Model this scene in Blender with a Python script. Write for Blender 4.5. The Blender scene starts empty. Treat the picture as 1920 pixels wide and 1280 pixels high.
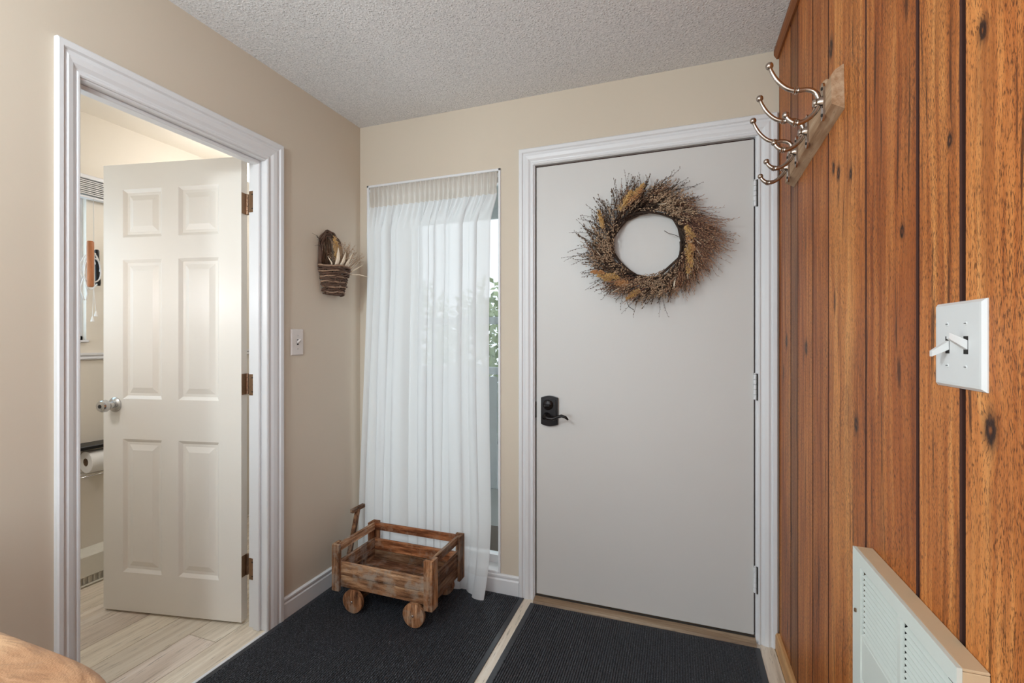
import bpy, bmesh, math, random
from mathutils import Vector, Matrix, Euler
random.seed(7)
R = math.radians
PI = math.pi
sc = bpy.context.scene
COL = sc.collection

# ------------------------------------------------------------------ camera
cam_d = bpy.data.cameras.new('camera'); cam = bpy.data.objects.new('camera', cam_d)
COL.objects.link(cam); sc.camera = cam
cam.location = (0, 0, 1.2237); cam.rotation_euler = (R(90), 0, R(19.712))
cam_d.sensor_width = 36; cam_d.lens = 868 / 1920 * 36; cam_d.shift_y = -2 / 1920
cam_d.clip_start = 0.02

# ------------------------------------------------------------------ world, daylight, exposure
w = bpy.data.worlds.new('world'); sc.world = w; w.use_nodes = True
bg = w.node_tree.nodes['Background']
bg.inputs['Color'].default_value = (0.93, 0.96, 1.0, 1); bg.inputs['Strength'].default_value = 1.5
vs = sc.view_settings
vs.view_transform = 'Standard'; vs.look = 'None'; vs.gamma = 1; vs.use_curve_mapping = False
vs.exposure = 0.0

XR_W = .372
def area(name, loc, rot, sx, sy, power, color):
    l = bpy.data.lights.new(name, 'AREA'); l.shape = 'RECTANGLE'; l.size = sx; l.size_y = sy
    l.energy = power; l.color = color
    o = bpy.data.objects.new(name, l); COL.objects.link(o); o.location = loc; o.rotation_euler = rot
    return o
# area lamps added to light the scene, at guessed windows behind the camera
area('added_rear_fill', (-1.9, -3.92, 1.35), (R(90), 0, 0), 3.2, 1.7, 60, (0.75, 0.90, 0.99))
area('added_side_fill', (-4.42, -2.0, 1.35), (R(90), 0, R(-90)), 2.2, 1.6, 45, (0.75, 0.90, 0.99))
area('added_right_fill', (XR_W, -1.7, 1.5), (R(90), 0, R(90)), 1.5, 1.3, 32, (0.70, 0.875, 0.99))  # window lamp added in the pine wall to brighten the left wall
# daylight at the sidelight window of the entry and at the bathroom window
area('entry_window_daylight', (-1.2, 2.32, 1.15), (R(-90), 0, 0), 0.8, 1.9, 5.2, (0.99, 0.99, 1.0))
area('bathroom_window_daylight', (-2.93, 1.12, 1.6), (R(90), 0, R(-90)), 0.66, 0.66, 4, (0.9, 0.95, 1.0))

# ------------------------------------------------------------------ room numbers (metres)
XL, XR, YB, ZC = -1.633, 0.3794, 2.1, 2.382
XB = -2.84                      # far wall of the bathroom
Y0, Y1 = -4.0, 2.75             # rear wall, bathroom end wall
XF = -4.5                       # living-room side wall

# ------------------------------------------------------------------ mesh helpers
class MB:
    def __init__(s): s.v = []; s.f = []
    def add(s, vs_, fs):
        b = len(s.v); s.v += [tuple(p) for p in vs_]; s.f += [tuple(b + i for i in f) for f in fs]; return s
    def box(s, x0, x1, y0, y1, z0, z1, m=None):
        p = [(x0,y0,z0),(x1,y0,z0),(x1,y1,z0),(x0,y1,z0),(x0,y0,z1),(x1,y0,z1),(x1,y1,z1),(x0,y1,z1)]
        if m is not None: p = [m @ Vector(q) for q in p]
        return s.add(p, [(0,3,2,1),(4,5,6,7),(0,1,5,4),(1,2,6,5),(2,3,7,6),(3,0,4,7)])
    def bbox(s, x0, x1, y0, y1, z0, z1, b=0.002, m=None):
        """box with chamfered edges"""
        bm = bmesh.new(); bmesh.ops.create_cube(bm, size=1)
        for v in bm.verts:
            v.co = Vector((x0 + (v.co.x + .5) * (x1 - x0), y0 + (v.co.y + .5) * (y1 - y0), z0 + (v.co.z + .5) * (z1 - z0)))
        bmesh.ops.bevel(bm, geom=bm.edges[:], offset=b, segments=1, affect='EDGES', profile=.5)
        bm.verts.index_update()
        vv = [v.co.copy() for v in bm.verts]
        if m is not None: vv = [m @ q for q in vv]
        s.add(vv, [[v.index for v in f.verts] for f in bm.faces]); bm.free(); return s
    def prism(s, poly, axis, a, b, m=None):
        """extrude 2D polygon along axis ('x','y','z') from a to b"""
        def P(q, t):
            v = {'x': (t, q[0], q[1]), 'y': (q[0], t, q[1]), 'z': (q[0], q[1], t)}[axis]
            return m @ Vector(v) if m is not None else v
        n = len(poly)
        return s.add([P(q, a) for q in poly] + [P(q, b) for q in poly],
                     [tuple(range(n))[::-1], tuple(range(n, 2 * n))] + [(i, (i + 1) % n, n + (i + 1) % n, n + i) for i in range(n)])
    def tube(s, pts, r, n=8, cap=True, flat=1.0):
        pts = [Vector(p) for p in pts]; k = len(pts)
        rs = r if hasattr(r, '__len__') else [r] * k
        vv = []; t0 = (pts[1] - pts[0]).normalized()
        up = Vector((0, 0, 1)) if abs(t0.z) < .9 else Vector((1, 0, 0))
        nrm = (up - t0 * up.dot(t0)).normalized()
        for i in range(k):
            t = (pts[min(i + 1, k - 1)] - pts[max(i - 1, 0)])
            if t.length < 1e-9: t = t0
            t = t.normalized(); nrm = nrm - t * nrm.dot(t)
            nrm = nrm.normalized() if nrm.length > 1e-6 else t.orthogonal().normalized()
            b = t.cross(nrm)
            for j in range(n):
                a = 2 * PI * j / n
                vv.append(pts[i] + (nrm * math.cos(a) * flat + b * math.sin(a)) * rs[i])
        ff = [(i*n+j, i*n+(j+1) % n, (i+1)*n+(j+1) % n, (i+1)*n+j) for i in range(k-1) for j in range(n)]
        if cap: ff += [tuple(range(n))[::-1], tuple(range((k-1)*n, k*n))]
        return s.add(vv, ff)
    def lathe(s, prof, origin, axis, n=20):
        """prof: (distance along axis, radius)"""
        a = Vector(axis).normalized(); o = Vector(origin); u = a.orthogonal().normalized(); v = a.cross(u)
        vv = []
        for d, r in prof:
            for j in range(n):
                t = 2 * PI * j / n; vv.append(o + a * d + (u * math.cos(t) + v * math.sin(t)) * max(r, 1e-5))
        k = len(prof)
        ff = [(i*n+j, i*n+(j+1) % n, (i+1)*n+(j+1) % n, (i+1)*n+j) for i in range(k-1) for j in range(n)]
        ff += [tuple(range(n))[::-1], tuple(range((k-1)*n, k*n))]
        return s.add(vv, ff)
    def ball(s, c, r, seg=10, rings=7, sc_=(1, 1, 1)):
        c = Vector(c); vv = [c + Vector((0, 0, r * sc_[2]))]
        for i in range(1, rings):
            a = PI * i / rings
            for j in range(seg):
                t = 2 * PI * j / seg
                vv.append(c + Vector((r*sc_[0]*math.sin(a)*math.cos(t), r*sc_[1]*math.sin(a)*math.sin(t), r*sc_[2]*math.cos(a))))
        vv.append(c - Vector((0, 0, r * sc_[2]))); L = len(vv) - 1
        ff = [(0, 1+j, 1+(j+1) % seg) for j in range(seg)]
        for i in range(rings-2):
            for j in range(seg):
                ff.append((1+i*seg+j, 1+(i+1)*seg+j, 1+(i+1)*seg+(j+1) % seg, 1+i*seg+(j+1) % seg))
        ff += [(L, 1+(rings-2)*seg+(j+1) % seg, 1+(rings-2)*seg+j) for j in range(seg)]
        return s.add(vv, ff)
    def seed(s, c, d, l, r):
        """little spindle (6 verts) along d"""
        c = Vector(c); d = Vector(d).normalized(); u = d.orthogonal().normalized(); v = d.cross(u)
        return s.add([c - d*l*.5, c + d*l*.5, c + u*r, c + v*r, c - u*r, c - v*r],
                     [(0,3,2),(0,4,3),(0,5,4),(0,2,5),(1,2,3),(1,3,4),(1,4,5),(1,5,2)])
    def grid(s, P, nu, nv):
        vv = [P(i / nu, j / nv) for j in range(nv + 1) for i in range(nu + 1)]
        return s.add(vv, [(j*(nu+1)+i, j*(nu+1)+i+1, (j+1)*(nu+1)+i+1, (j+1)*(nu+1)+i) for j in range(nv) for i in range(nu)])
    def mesh(s, name, mat, smooth=False, fix=True):
        me = bpy.data.meshes.new(name); me.from_pydata(s.v, [], s.f)
        if fix:
            bm = bmesh.new(); bm.from_mesh(me); bmesh.ops.recalc_face_normals(bm, faces=bm.faces[:]); bm.to_mesh(me); bm.free()
        if mat: me.materials.append(mat)
        if smooth:
            for p in me.polygons: p.use_smooth = True
            if smooth is not True: me.set_sharp_from_angle(angle=R(smooth))
        me.update(); return me
    def build(s, name, mat, parent=None, smooth=False, kind=None, label=None, cat=None, group=None, fix=True, color=None):
        o = bpy.data.objects.new(name, s.mesh(name, mat, smooth, fix)); COL.objects.link(o)
        if parent: put(o, parent)
        return tag(o, label, cat, group, kind, color)
def put(o, parent):
    """parent o without moving it"""
    o.parent = parent
    o.matrix_parent_inverse = world(parent).inverted()
def world(o):
    m = Matrix.LocRotScale(o.location, o.rotation_euler, o.scale)
    return world(o.parent) @ o.matrix_parent_inverse @ m if o.parent else m
def tag(o, label=None, cat=None, group=None, kind=None, color=None):
    if label: o['label'] = label
    if cat: o['category'] = cat
    if group: o['group'] = group
    if kind: o['kind'] = kind
    if color: o.color = (*color, 1)
    return o
def empty(name, loc, label=None, cat=None, group=None, kind=None):
    o = bpy.data.objects.new(name, None); COL.objects.link(o); o.location = loc; o.empty_display_size = .05
    return tag(o, label, cat, group, kind)
def struct(name, mb, mat, parent=None, smooth=False, label=None, cat=None):
    return mb.build(name, mat, parent, smooth, None if parent else 'structure', label, cat)

# ------------------------------------------------------------------ materials
def lin(r, g, b):
    f = lambda c: (c/255/12.92) if c/255 <= .04045 else ((c/255+.055)/1.055)**2.4
    return (f(r), f(g), f(b), 1)
class NT:
    def __init__(s, name):
        s.m = bpy.data.materials.new(name); s.m.use_nodes = True; s.t = s.m.node_tree; s.n = s.t.nodes; s.l = s.t.links
        s.b = s.n['Principled BSDF']; s.out = s.n['Material Output']
    def sock(s, inp, val):
        if hasattr(val, 'is_linked') or isinstance(val, bpy.types.NodeSocket): s.l.new(val, inp)
        else: inp.default_value = val
    def math(s, op, a, b=0.0, c=0.0, clamp=False):
        n = s.n.new('ShaderNodeMath'); n.operation = op; n.use_clamp = clamp
        s.sock(n.inputs[0], a); s.sock(n.inputs[1], b); s.sock(n.inputs[2], c); return n.outputs[0]
    def pos(s, obj=False):
        if obj: return s.n.new('ShaderNodeTexCoord').outputs['Object']
        return s.n.new('ShaderNodeNewGeometry').outputs['Position']
    def sep(s, v):
        n = s.n.new('ShaderNodeSeparateXYZ'); s.l.new(v, n.inputs[0]); return n.outputs
    def comb(s, x, y, z):
        n = s.n.new('ShaderNodeCombineXYZ')
        for i, q in enumerate((x, y, z)): s.sock(n.inputs[i], q)
        return n.outputs[0]
    def scale(s, v, xyz):
        n = s.n.new('ShaderNodeMapping'); s.l.new(v, n.inputs[0]); n.inputs['Scale'].default_value = xyz; return n.outputs[0]
    def noise(s, v, sc_=1, det=4, rough=.55, dist=0):
        n = s.n.new('ShaderNodeTexNoise'); s.l.new(v, n.inputs['Vector'])
        n.inputs['Scale'].default_value = sc_; n.inputs['Detail'].default_value = det
        n.inputs['Roughness'].default_value = rough; n.inputs['Distortion'].default_value = dist; return n.outputs[0]
    def voro(s, v, sc_=1, feat='F1', rnd=1):
        n = s.n.new('ShaderNodeTexVoronoi'); n.feature = feat; s.l.new(v, n.inputs['Vector']); n.inputs['Scale'].default_value = sc_
        n.inputs['Randomness'].default_value = rnd; return n.outputs['Distance']
    def ramp(s, f, stops):
        n = s.n.new('ShaderNodeValToRGB'); s.l.new(f, n.inputs[0]); e = n.color_ramp.elements
        while len(e) < len(stops): e.new(.5)
        for i, (p, c) in enumerate(stops):
            e[i].position = p; e[i].color = c if len(c) == 4 else (*c, 1)
        return n.outputs[0]
    def mix(s, f, a, b, mode='MIX'):
        n = s.n.new('ShaderNodeMix'); n.data_type = 'RGBA'; n.blend_type = mode
        s.sock(n.inputs[0], f); s.sock(n.inputs[6], a); s.sock(n.inputs[7], b); return n.outputs[2]
    def smooth(s, x, a, b):
        n = s.n.new('ShaderNodeMapRange'); n.interpolation_type = 'SMOOTHSTEP'; s.sock(n.inputs[0], x)
        n.inputs[1].default_value = a; n.inputs[2].default_value = b; return n.outputs[0]
    def bump(s, h, strength=.3, dist=.002):
        n = s.n.new('ShaderNodeBump'); n.inputs['Strength'].default_value = strength; n.inputs['Distance'].default_value = dist
        s.l.new(h, n.inputs['Height']); s.l.new(n.outputs[0], s.b.inputs['Normal']); return n
    def set(s, **k):
        for a, v in k.items():
            s.sock(s.b.inputs[{'col': 'Base Color', 'rough': 'Roughness', 'metal': 'Metallic', 'spec': 'Specular IOR Level',
                               'coat': 'Coat Weight', 'ecol': 'Emission Color', 'estr': 'Emission Strength', 'sheen': 'Sheen Weight'}[a]], v)
        return s

def paint(name, col, rough=.6, bump_s=.12, scale=220, vary=.03, dist=.001):
    t = NT(name); p = t.pos()
    n = t.noise(p, 2.2, 3)
    c = t.mix(n, tuple(q*(1-vary) for q in col[:3])+(1,), tuple(min(1, q*(1+vary)) for q in col[:3])+(1,))
    t.set(col=c, rough=rough); t.bump(t.noise(p, scale, 3), bump_s, dist); return t.m

def wood(name, stops, along='z', obj=False, grain=70, stretch=26, knots=(), rough=.5, contrast=1.0, bump_s=.25, use_color=False,
         spots=True, knot_col=(.03, .009, .004, 1), weather=None, spec=.35, fleck=6, fleck_amt=.45, mottled=False, fleck_w=5):
    t = NT(name); v = t.pos(obj); X, Y, Z = t.sep(v)
    if along == 'z': A, B1, B2 = Z, Y, X
    elif along == 'y': A, B1, B2 = Y, X, Z
    else: A, B1, B2 = X, Y, Z
    rnd = t.n.new('ShaderNodeObjectInfo')
    off = t.math('MULTIPLY', rnd.outputs['Random'], 37.0)
    kd = None; Bk = B1
    for (y, z, r) in knots:
        dy = t.math('DIVIDE', t.math('SUBTRACT', B1, y), r); dz = t.math('DIVIDE', t.math('SUBTRACT', A, z), r * 1.7)
        d2 = t.math('ADD', t.math('MULTIPLY', dy, dy), t.math('MULTIPLY', dz, dz))
        g = t.math('MULTIPLY', t.math('EXPONENT', t.math('MULTIPLY', d2, -.28)), r * 1.3)
        Bk = t.math('ADD', Bk, g)
        kk = t.math('SQRT', d2)
        kd = kk if kd is None else t.math('MINIMUM', kd, kk)
    wob = t.math('MULTIPLY', t.math('SUBTRACT', t.noise(t.comb(t.math('MULTIPLY', B1, 7), B2, t.math('ADD', t.math('MULTIPLY', A, 2.4), off)), 1, 2), .5), .035)
    Bw = t.math('ADD', Bk, wob)
    b2 = t.math('ADD', B2, off)
    def gn(fb, fa, det=5, ro=.6):
        return t.noise(t.comb(t.math('MULTIPLY', Bw, fb), t.math('MULTIPLY', b2, fb), t.math('MULTIPLY', A, fa)), 1, det, ro)
    n1 = gn(grain, grain / stretch); n2 = gn(grain * .16, grain / stretch * .25, 3); n3 = gn(grain * fleck_w, grain / stretch * fleck, 2)
    f = t.math('ADD', t.math('MULTIPLY', n1, .55), t.math('MULTIPLY', n2, .45))
    f = t.math('ADD', t.math('MULTIPLY', t.math('SUBTRACT', f, .5), 1.9 * contrast), .5, clamp=True)
    c = t.ramp(f, stops)
    pores = t.smooth(n3, .60, .70) if not mottled else t.smooth(t.math('ADD', n3, t.math('MULTIPLY', t.noise(t.comb(t.math('MULTIPLY', B1, 9), off, t.math('MULTIPLY', A, 3.5)), 1, 3), .22)), .60, .78)
    dark = tuple(q * .35 for q in stops[0][1][:3]) + (1,)
    c = t.mix(t.math('MULTIPLY', pores, fleck_amt * contrast, clamp=True), c, dark)
    if mottled:
        mo = t.noise(t.comb(t.math('MULTIPLY', Bw, 16), off, t.math('MULTIPLY', A, 2.2)), 1, 4, .65)
        c = t.mix(t.math('MULTIPLY', t.smooth(mo, .5, .72), .55), c, tuple(q * .62 for q in stops[1][1][:3]) + (1,))
        st = t.noise(t.comb(t.math('MULTIPLY', Bw, 95), off, t.math('MULTIPLY', A, 3.0)), 1, 3, .6)
        c = t.mix(t.math('MULTIPLY', t.smooth(st, .59, .68), .8), c, dark)
    if spots:
        vo = t.voro(t.comb(t.math('MULTIPLY', Bw, 9), off, t.math('MULTIPLY', A, 2.1)), 1.0)
        c = t.mix(t.math('MULTIPLY', t.math('SUBTRACT', 1.0, t.smooth(vo, .04, .10)), .85), c, dark)
    if kd is not None:
        kd = t.math('ADD', kd, t.math('MULTIPLY', t.math('SUBTRACT', t.noise(t.scale(v, (130, 130, 70)), 1, 3), .5), 1.1))
        c = t.mix(t.math('MULTIPLY', t.math('SUBTRACT', 1.0, t.smooth(kd, .9, 2.1)), .55), c, dark)
        c = t.mix(t.math('SUBTRACT', 1.0, t.smooth(kd, .65, 1.15)), c, knot_col)
        c = t.mix(t.math('MULTIPLY', t.math('SUBTRACT', 1.0, t.smooth(kd, .05, .4)), .6), c, tuple(q * .8 for q in stops[1][1][:3]) + (1,))
    if weather:
        wn = t.noise(t.scale(v, (14, 14, 14)), 1, 5, .65)
        c = t.mix(t.math('MULTIPLY', t.smooth(wn, .48, .66), weather[1]), c, weather[0])
    if use_color: c = t.mix(1.0, c, rnd.outputs['Color'], 'MULTIPLY')
    t.set(col=c, rough=rough, spec=spec); t.bump(t.math('ADD', n1, t.math('MULTIPLY', n3, .5)), bump_s, .0015)
    return t.m

def plain(name, col, rough=.5, metal=0.0, vary=.06, scale=60, bump_s=0, coat=0, spec=.5):
    t = NT(name); p = t.pos(True); n = t.noise(p, scale, 3)
    c = t.mix(n, tuple(q*(1-vary) for q in col[:3])+(1,), tuple(min(1, q*(1+vary)) for q in col[:3])+(1,))
    t.set(col=c, rough=rough, metal=metal, coat=coat, spec=spec)
    if bump_s: t.bump(n, bump_s, .001)
    return t.m

M = {}
M['wall'] = paint('beige_wall_paint', lin(206, 193, 175), .75, .10, 260)
M['bathwall'] = paint('cream_wall_paint', lin(226, 218, 204), .7, .08, 260)
M['livingwall'] = paint('living_wall_paint', lin(226, 223, 218), .75, .08, 260)
M['white'] = paint('white_trim_paint', lin(222, 222, 223), .35, .03, 90, .015)
M['doorwhite'] = paint('cream_white_door_paint', lin(232, 228, 220), .38, .05, 160, .015)
M['doorgrey'] = paint('pale_grey_door_paint', lin(205, 202, 198), .42, .03, 60, .02)
t = NT('popcorn_ceiling'); p = t.pos()
h = t.math('ADD', t.noise(p, 130, 4, .7), t.math('MULTIPLY', t.smooth(t.voro(p, 95), .0, .5), -.55))
t.set(col=t.mix(t.smooth(t.noise(p, 150, 3, .7), .35, .65), lin(222, 223, 225), lin(246, 246, 247)), rough=.95); t.bump(h, .9, .006); M['ceiling'] = t.m
PINE = [(.0, lin(104, 50, 18)), (.36, lin(178, 102, 47)), (.62, lin(207, 133, 70)), (1.0, lin(230, 168, 102))]
M['pine'] = wood('knotty_pine_boards', PINE, 'z', grain=62, stretch=30, use_color=True, rough=.42, contrast=1.35, fleck=60, bump_s=.6, fleck_amt=.6, fleck_w=11, spec=.22, mottled=True,
    knots=[(.770, 1.107, .012), (.786, 1.634, .0085), (1.37, 1.643, .010), (1.283, 1.612, .008), (1.248, 1.034, .011), (1.431, 1.993, .014),
           (1.41, 1.67, .009), (.90, 1.17, .005), (1.02, 1.42, .007), (1.68, 1.20, .012), (1.72, 1.9, .014), (1.96, 1.22, .013), (.865, 1.52, .006)])
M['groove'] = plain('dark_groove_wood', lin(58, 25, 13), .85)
M['trimwood'] = wood('stained_crown_wood', [(.0, lin(92, 48, 22)), (.5, lin(140, 82, 42)), (.75, lin(160, 98, 52)), (1, lin(178, 116, 66))], 'y', grain=80, spots=False)
M['palewood'] = wood('pale_pine_trim', [(.0, lin(170, 118, 70)), (.5, lin(205, 156, 104)), (.7, lin(216, 170, 118)), (1, lin(228, 188, 140))], 'y', grain=90, spots=False)
M['floor'] = wood('grey_oak_vinyl', [(.0, lin(160, 142, 122)), (.36, lin(212, 199, 182)), (.62, lin(228, 217, 202)), (1, lin(240, 234, 224))], 'y', grain=44, stretch=22,
                  use_color=True, rough=.33, spots=False, bump_s=.08, contrast=1.25)
M['jointdark'] = plain('floor_joint', lin(96, 80, 64), .8)
M['rub'] = plain('black_vinyl_mat_edge', lin(46, 48, 54), .32, vary=.1)
t = NT('black_ribbed_carpet'); p = t.pos(); n = t.noise(p, 300, 3, .75)
t.set(col=t.ramp(n, [(.32, lin(18, 19, 22)), (.52, lin(50, 53, 58)), (.74, lin(140, 144, 152))]), rough=.6, spec=.35); t.bump(n, .8, .003); M['carpet'] = t.m
M['sill'] = wood('worn_threshold_wood', [(.0, lin(84, 60, 42)), (.45, lin(140, 116, 92)), (.7, lin(170, 150, 126)), (1, lin(196, 180, 158))], 'x', grain=60, spots=False)
BARN = [(.0, lin(48, 32, 24)), (.34, lin(112, 80, 58)), (.6, lin(160, 122, 92)), (1.0, lin(214, 184, 152))]
wea = (lin(158, 148, 138), .75)
M['barn_x'] = wood('reclaimed_barn_wood_lengthwise', BARN, 'x', obj=True, grain=80, stretch=9, contrast=1.5, bump_s=.6, weather=wea, rough=.75, use_color=True, spec=.2)
M['barn_y'] = wood('reclaimed_barn_wood_crosswise', BARN, 'y', obj=True, grain=80, stretch=9, contrast=1.5, bump_s=.6, weather=wea, rough=.75, use_color=True, spec=.2)
M['barn_z'] = wood('reclaimed_barn_wood_upright', BARN, 'z', obj=True, grain=80, stretch=9, contrast=1.5, bump_s=.6, weather=wea, rough=.75, use_color=True, spec=.2)
M['rack'] = wood('driftwood_rack_board', [(.0, lin(112, 76, 48)), (.4, lin(166, 130, 98)), (.65, lin(188, 158, 128)), (1, lin(208, 184, 156))], 'y', obj=True, grain=70, stretch=18, rough=.7)
M['bronze'] = plain('oil_rubbed_dark_bronze', lin(34, 30, 30), .3, .6, .2)
M['nickel'] = plain('antique_nickel', lin(178, 164, 152), .22, 1.0, .12, 90)
M['hinge'] = plain('bronze_hinge_metal', lin(150, 122, 100), .32, 1.0, .15)
M['chrome'] = plain('brushed_chrome', lin(200, 200, 200), .2, 1.0, .04)
M['plate'] = plain('white_switch_plastic', lin(216, 215, 213), .3, vary=.01)
M['ivory'] = plain('grey_white_wall_plate', lin(214, 206, 200), .38, vary=.04)
M['slot'] = plain('dark_slot', lin(40, 36, 32), .8)
M['vent'] = plain('pale_green_white_vent_paint', lin(214, 218, 210), .45, vary=.02)
M['ventbox'] = plain('tan_vent_box', lin(206, 180, 146), .5, vary=.02)
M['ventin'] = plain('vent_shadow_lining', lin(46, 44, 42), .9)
M['twig'] = plain('dark_twig', lin(58, 42, 32), .85, vary=.35, scale=40)
M['greytwig'] = plain('grey_brown_seed_twig', lin(98, 76, 58), .85, vary=.4, scale=60)
M['paleseed'] = plain('pale_seed', lin(176, 148, 120), .8, vary=.55, scale=110)
M['plume'] = plain('purple_brown_grass_plume', lin(104, 70, 58), .85, vary=.4, scale=50)
M['gold2'] = plain('tan_millet', lin(198, 148, 100), .85, vary=.4, scale=120, bump_s=.5)
M['plumetip'] = plain('tan_grass_tip', lin(162, 122, 92), .85, vary=.35, scale=70)
M['gold'] = plain('golden_millet', lin(204, 164, 104), .85, vary=.38, scale=120, bump_s=.5)
M['husk'] = plain('pale_dried_husk', lin(234, 218, 194), .8, vary=.15, scale=60)
M['vine'] = plain('dark_basket_vine', lin(86, 62, 48), .8, vary=.45, scale=70, bump_s=.6)
M['palevine'] = plain('pale_basket_vine', lin(150, 122, 100), .8, vary=.4, scale=90, bump_s=.6)
M['blackrod'] = plain('black_metal', lin(28, 27, 27), .4, .3)
M['paper'] = plain('white_toilet_paper', lin(238, 236, 232), .9, vary=.02)
M['heater'] = plain('cream_heater_enamel', lin(224, 220, 208), .4, vary=.03)
M['handlewood'] = wood('turned_handle_wood', [(.0, lin(130, 74, 44)), (.5, lin(176, 112, 70)), (.7, lin(192, 130, 86)), (1, lin(206, 150, 104))], 'z', obj=True, grain=120, spots=False)
M['rope'] = plain('white_cotton_rope', lin(232, 230, 226), .9, vary=.05, scale=300, bump_s=.4)
t = NT('tan_leather'); p = t.pos()
t.set(col=t.mix(t.smooth(t.noise(p, 6, 4), .35, .7), lin(166, 120, 84), lin(198, 158, 120)), rough=.45); t.bump(t.math('ADD', t.noise(t.scale(p, (5, 16, 9)), 1, 3, .5, 1.2), t.math('MULTIPLY', t.voro(p, 420), .03)), .5, .03); M['leather'] = t.m
M['seam'] = plain('dark_leather_seam', lin(74, 48, 34), .6)
def cloth(name, dif, trans, clear, tr_mix=.6):
    t = NT(name); n = t.n; p = t.pos()
    weave = t.noise(p, 900, 2)
    d = n.new('ShaderNodeBsdfDiffuse'); tl = n.new('ShaderNodeBsdfTranslucent'); tp = n.new('ShaderNodeBsdfTransparent')
    cw = t.mix(weave, tuple(q*.94 for q in dif[:3])+(1,), dif)
    t.l.new(cw, d.inputs[0]); tl.inputs[0].default_value = trans
    m1 = n.new('ShaderNodeMixShader'); m1.inputs[0].default_value = tr_mix; t.l.new(d.outputs[0], m1.inputs[1]); t.l.new(tl.outputs[0], m1.inputs[2])
    m2 = n.new('ShaderNodeMixShader'); m2.inputs[0].default_value = clear; t.l.new(m1.outputs[0], m2.inputs[1]); t.l.new(tp.outputs[0], m2.inputs[2])
    t.l.new(m2.outputs[0], t.out.inputs[0]); return t.m
M['sheer'] = cloth('white_sheer_voile', lin(236, 236, 236), lin(230, 231, 232), .14, .46)
M['header'] = cloth('doubled_voile_header', lin(226, 219, 210), lin(214, 206, 198), .10, .5)  # beige tint painted in for the lack of light behind the header
M['hem'] = cloth('doubled_voile_hem', lin(236, 236, 236), lin(226, 230, 234), .06, .45)
def glass(name, col=(1, 1, 1, 1), refl=.08):
    t = NT(name); n = t.n
    tp = n.new('ShaderNodeBsdfTransparent'); tp.inputs[0].default_value = col
    g = n.new('ShaderNodeBsdfGlossy'); g.inputs['Roughness'].default_value = .02
    m = n.new('ShaderNodeMixShader'); m.inputs[0].default_value = refl
    t.l.new(tp.outputs[0], m.inputs[1]); t.l.new(g.outputs[0], m.inputs[2]); t.l.new(m.outputs[0], t.out.inputs[0]); return t.m
M['glass'] = glass('clear_window_glass', (.93, .97, .98, 1))
M['blueglass'] = glass('bluish_bathroom_glass', (.72, .84, .92, 1), .06)
M['concrete'] = plain('porch_concrete', lin(176, 176, 172), .9, vary=.1, scale=8)
M['outwood'] = plain('grey_painted_fence_wood', lin(196, 202, 204), .8, vary=.08, scale=20)
M['leaf'] = plain('shrub_leaf', lin(158, 172, 128), .6, vary=.3, scale=5)
M['lampglass'] = NT('lit_lamp_glass').set(col=(1, .95, .88, 1), ecol=(1, .9, .76, 1), estr=3.0).m

# ------------------------------------------------------------------ STRUCTURE
# ceiling and floor
struct('ceiling', MB().box(XL - .056, XR + .12, .48, YB + .14, ZC, ZC + .08).box(XF - .1, XR + .12, Y0 - .1, .48, ZC, ZC + .08), M['ceiling'])
struct('ceiling_bathroom', MB().box(XB - .1, XL - .056, .48, Y1 + .1, ZC, ZC + .08), M['bathwall'])
fl = struct('floor', MB().box(XF - .1, XR + .12, Y0 - .1, Y1 + .1, -.08, -.0045), M['jointdark'])
row = 0; x = XF; PWID = .152
while x < XR - .001:
    x1 = min(x + PWID, XR)
    yend = Y1 if x1 < XL else YB + .12
    if x < XL < x1: yend = YB
    y = Y0 - random.random() * .9
    while y < yend - .001:
        a, b = max(y, Y0), min(y + 1.22, yend)
        if b - a > .02:
            g = .0012; k = random.uniform(.98, 1.10)
            MB().bbox(x + g, x1 - g, a + g, b - g, -.006, 0, .0012).build('floor_plank', M['floor'], fl, color=(k, k * random.uniform(.97, 1.0), k * random.uniform(.93, .99)))
        y += 1.22
    x = x1; row += 1

# left wall with the bathroom doorway (opening Y .835-1.487, head z 1.985)
DO0, DO1, DOZ = .825, 1.490, 1.990
wt = .092
mb = MB()
mb.box(XL - wt, XL, .42, DO0, 0, ZC); mb.box(XL - wt, XL, DO1, YB + .12, 0, ZC); mb.box(XL - wt, XL, DO0, DO1, DOZ, ZC)
struct('wall_left', mb, M['wall'])
# back wall with entry door and sidelight window openings
WX0, WX1, WZ0, WZ1 = -1.578, -.818, .098, 2.052
EX0, EX1, EZ1 = -.648, .308, 2.062
mb = MB(); th = .14
mb.box(XL, WX0, YB, YB + th, 0, ZC); mb.box(WX0, WX1, YB, YB + th, 0, WZ0); mb.box(WX0, WX1, YB, YB + th, WZ1, ZC)
mb.box(WX1, EX0, YB, YB + th, 0, ZC); mb.box(EX0, EX1, YB, YB + th, EZ1, ZC); mb.box(EX1, XR + .1, YB, YB + th, 0, ZC)
struct('wall_back', mb, M['wall'])
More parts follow.
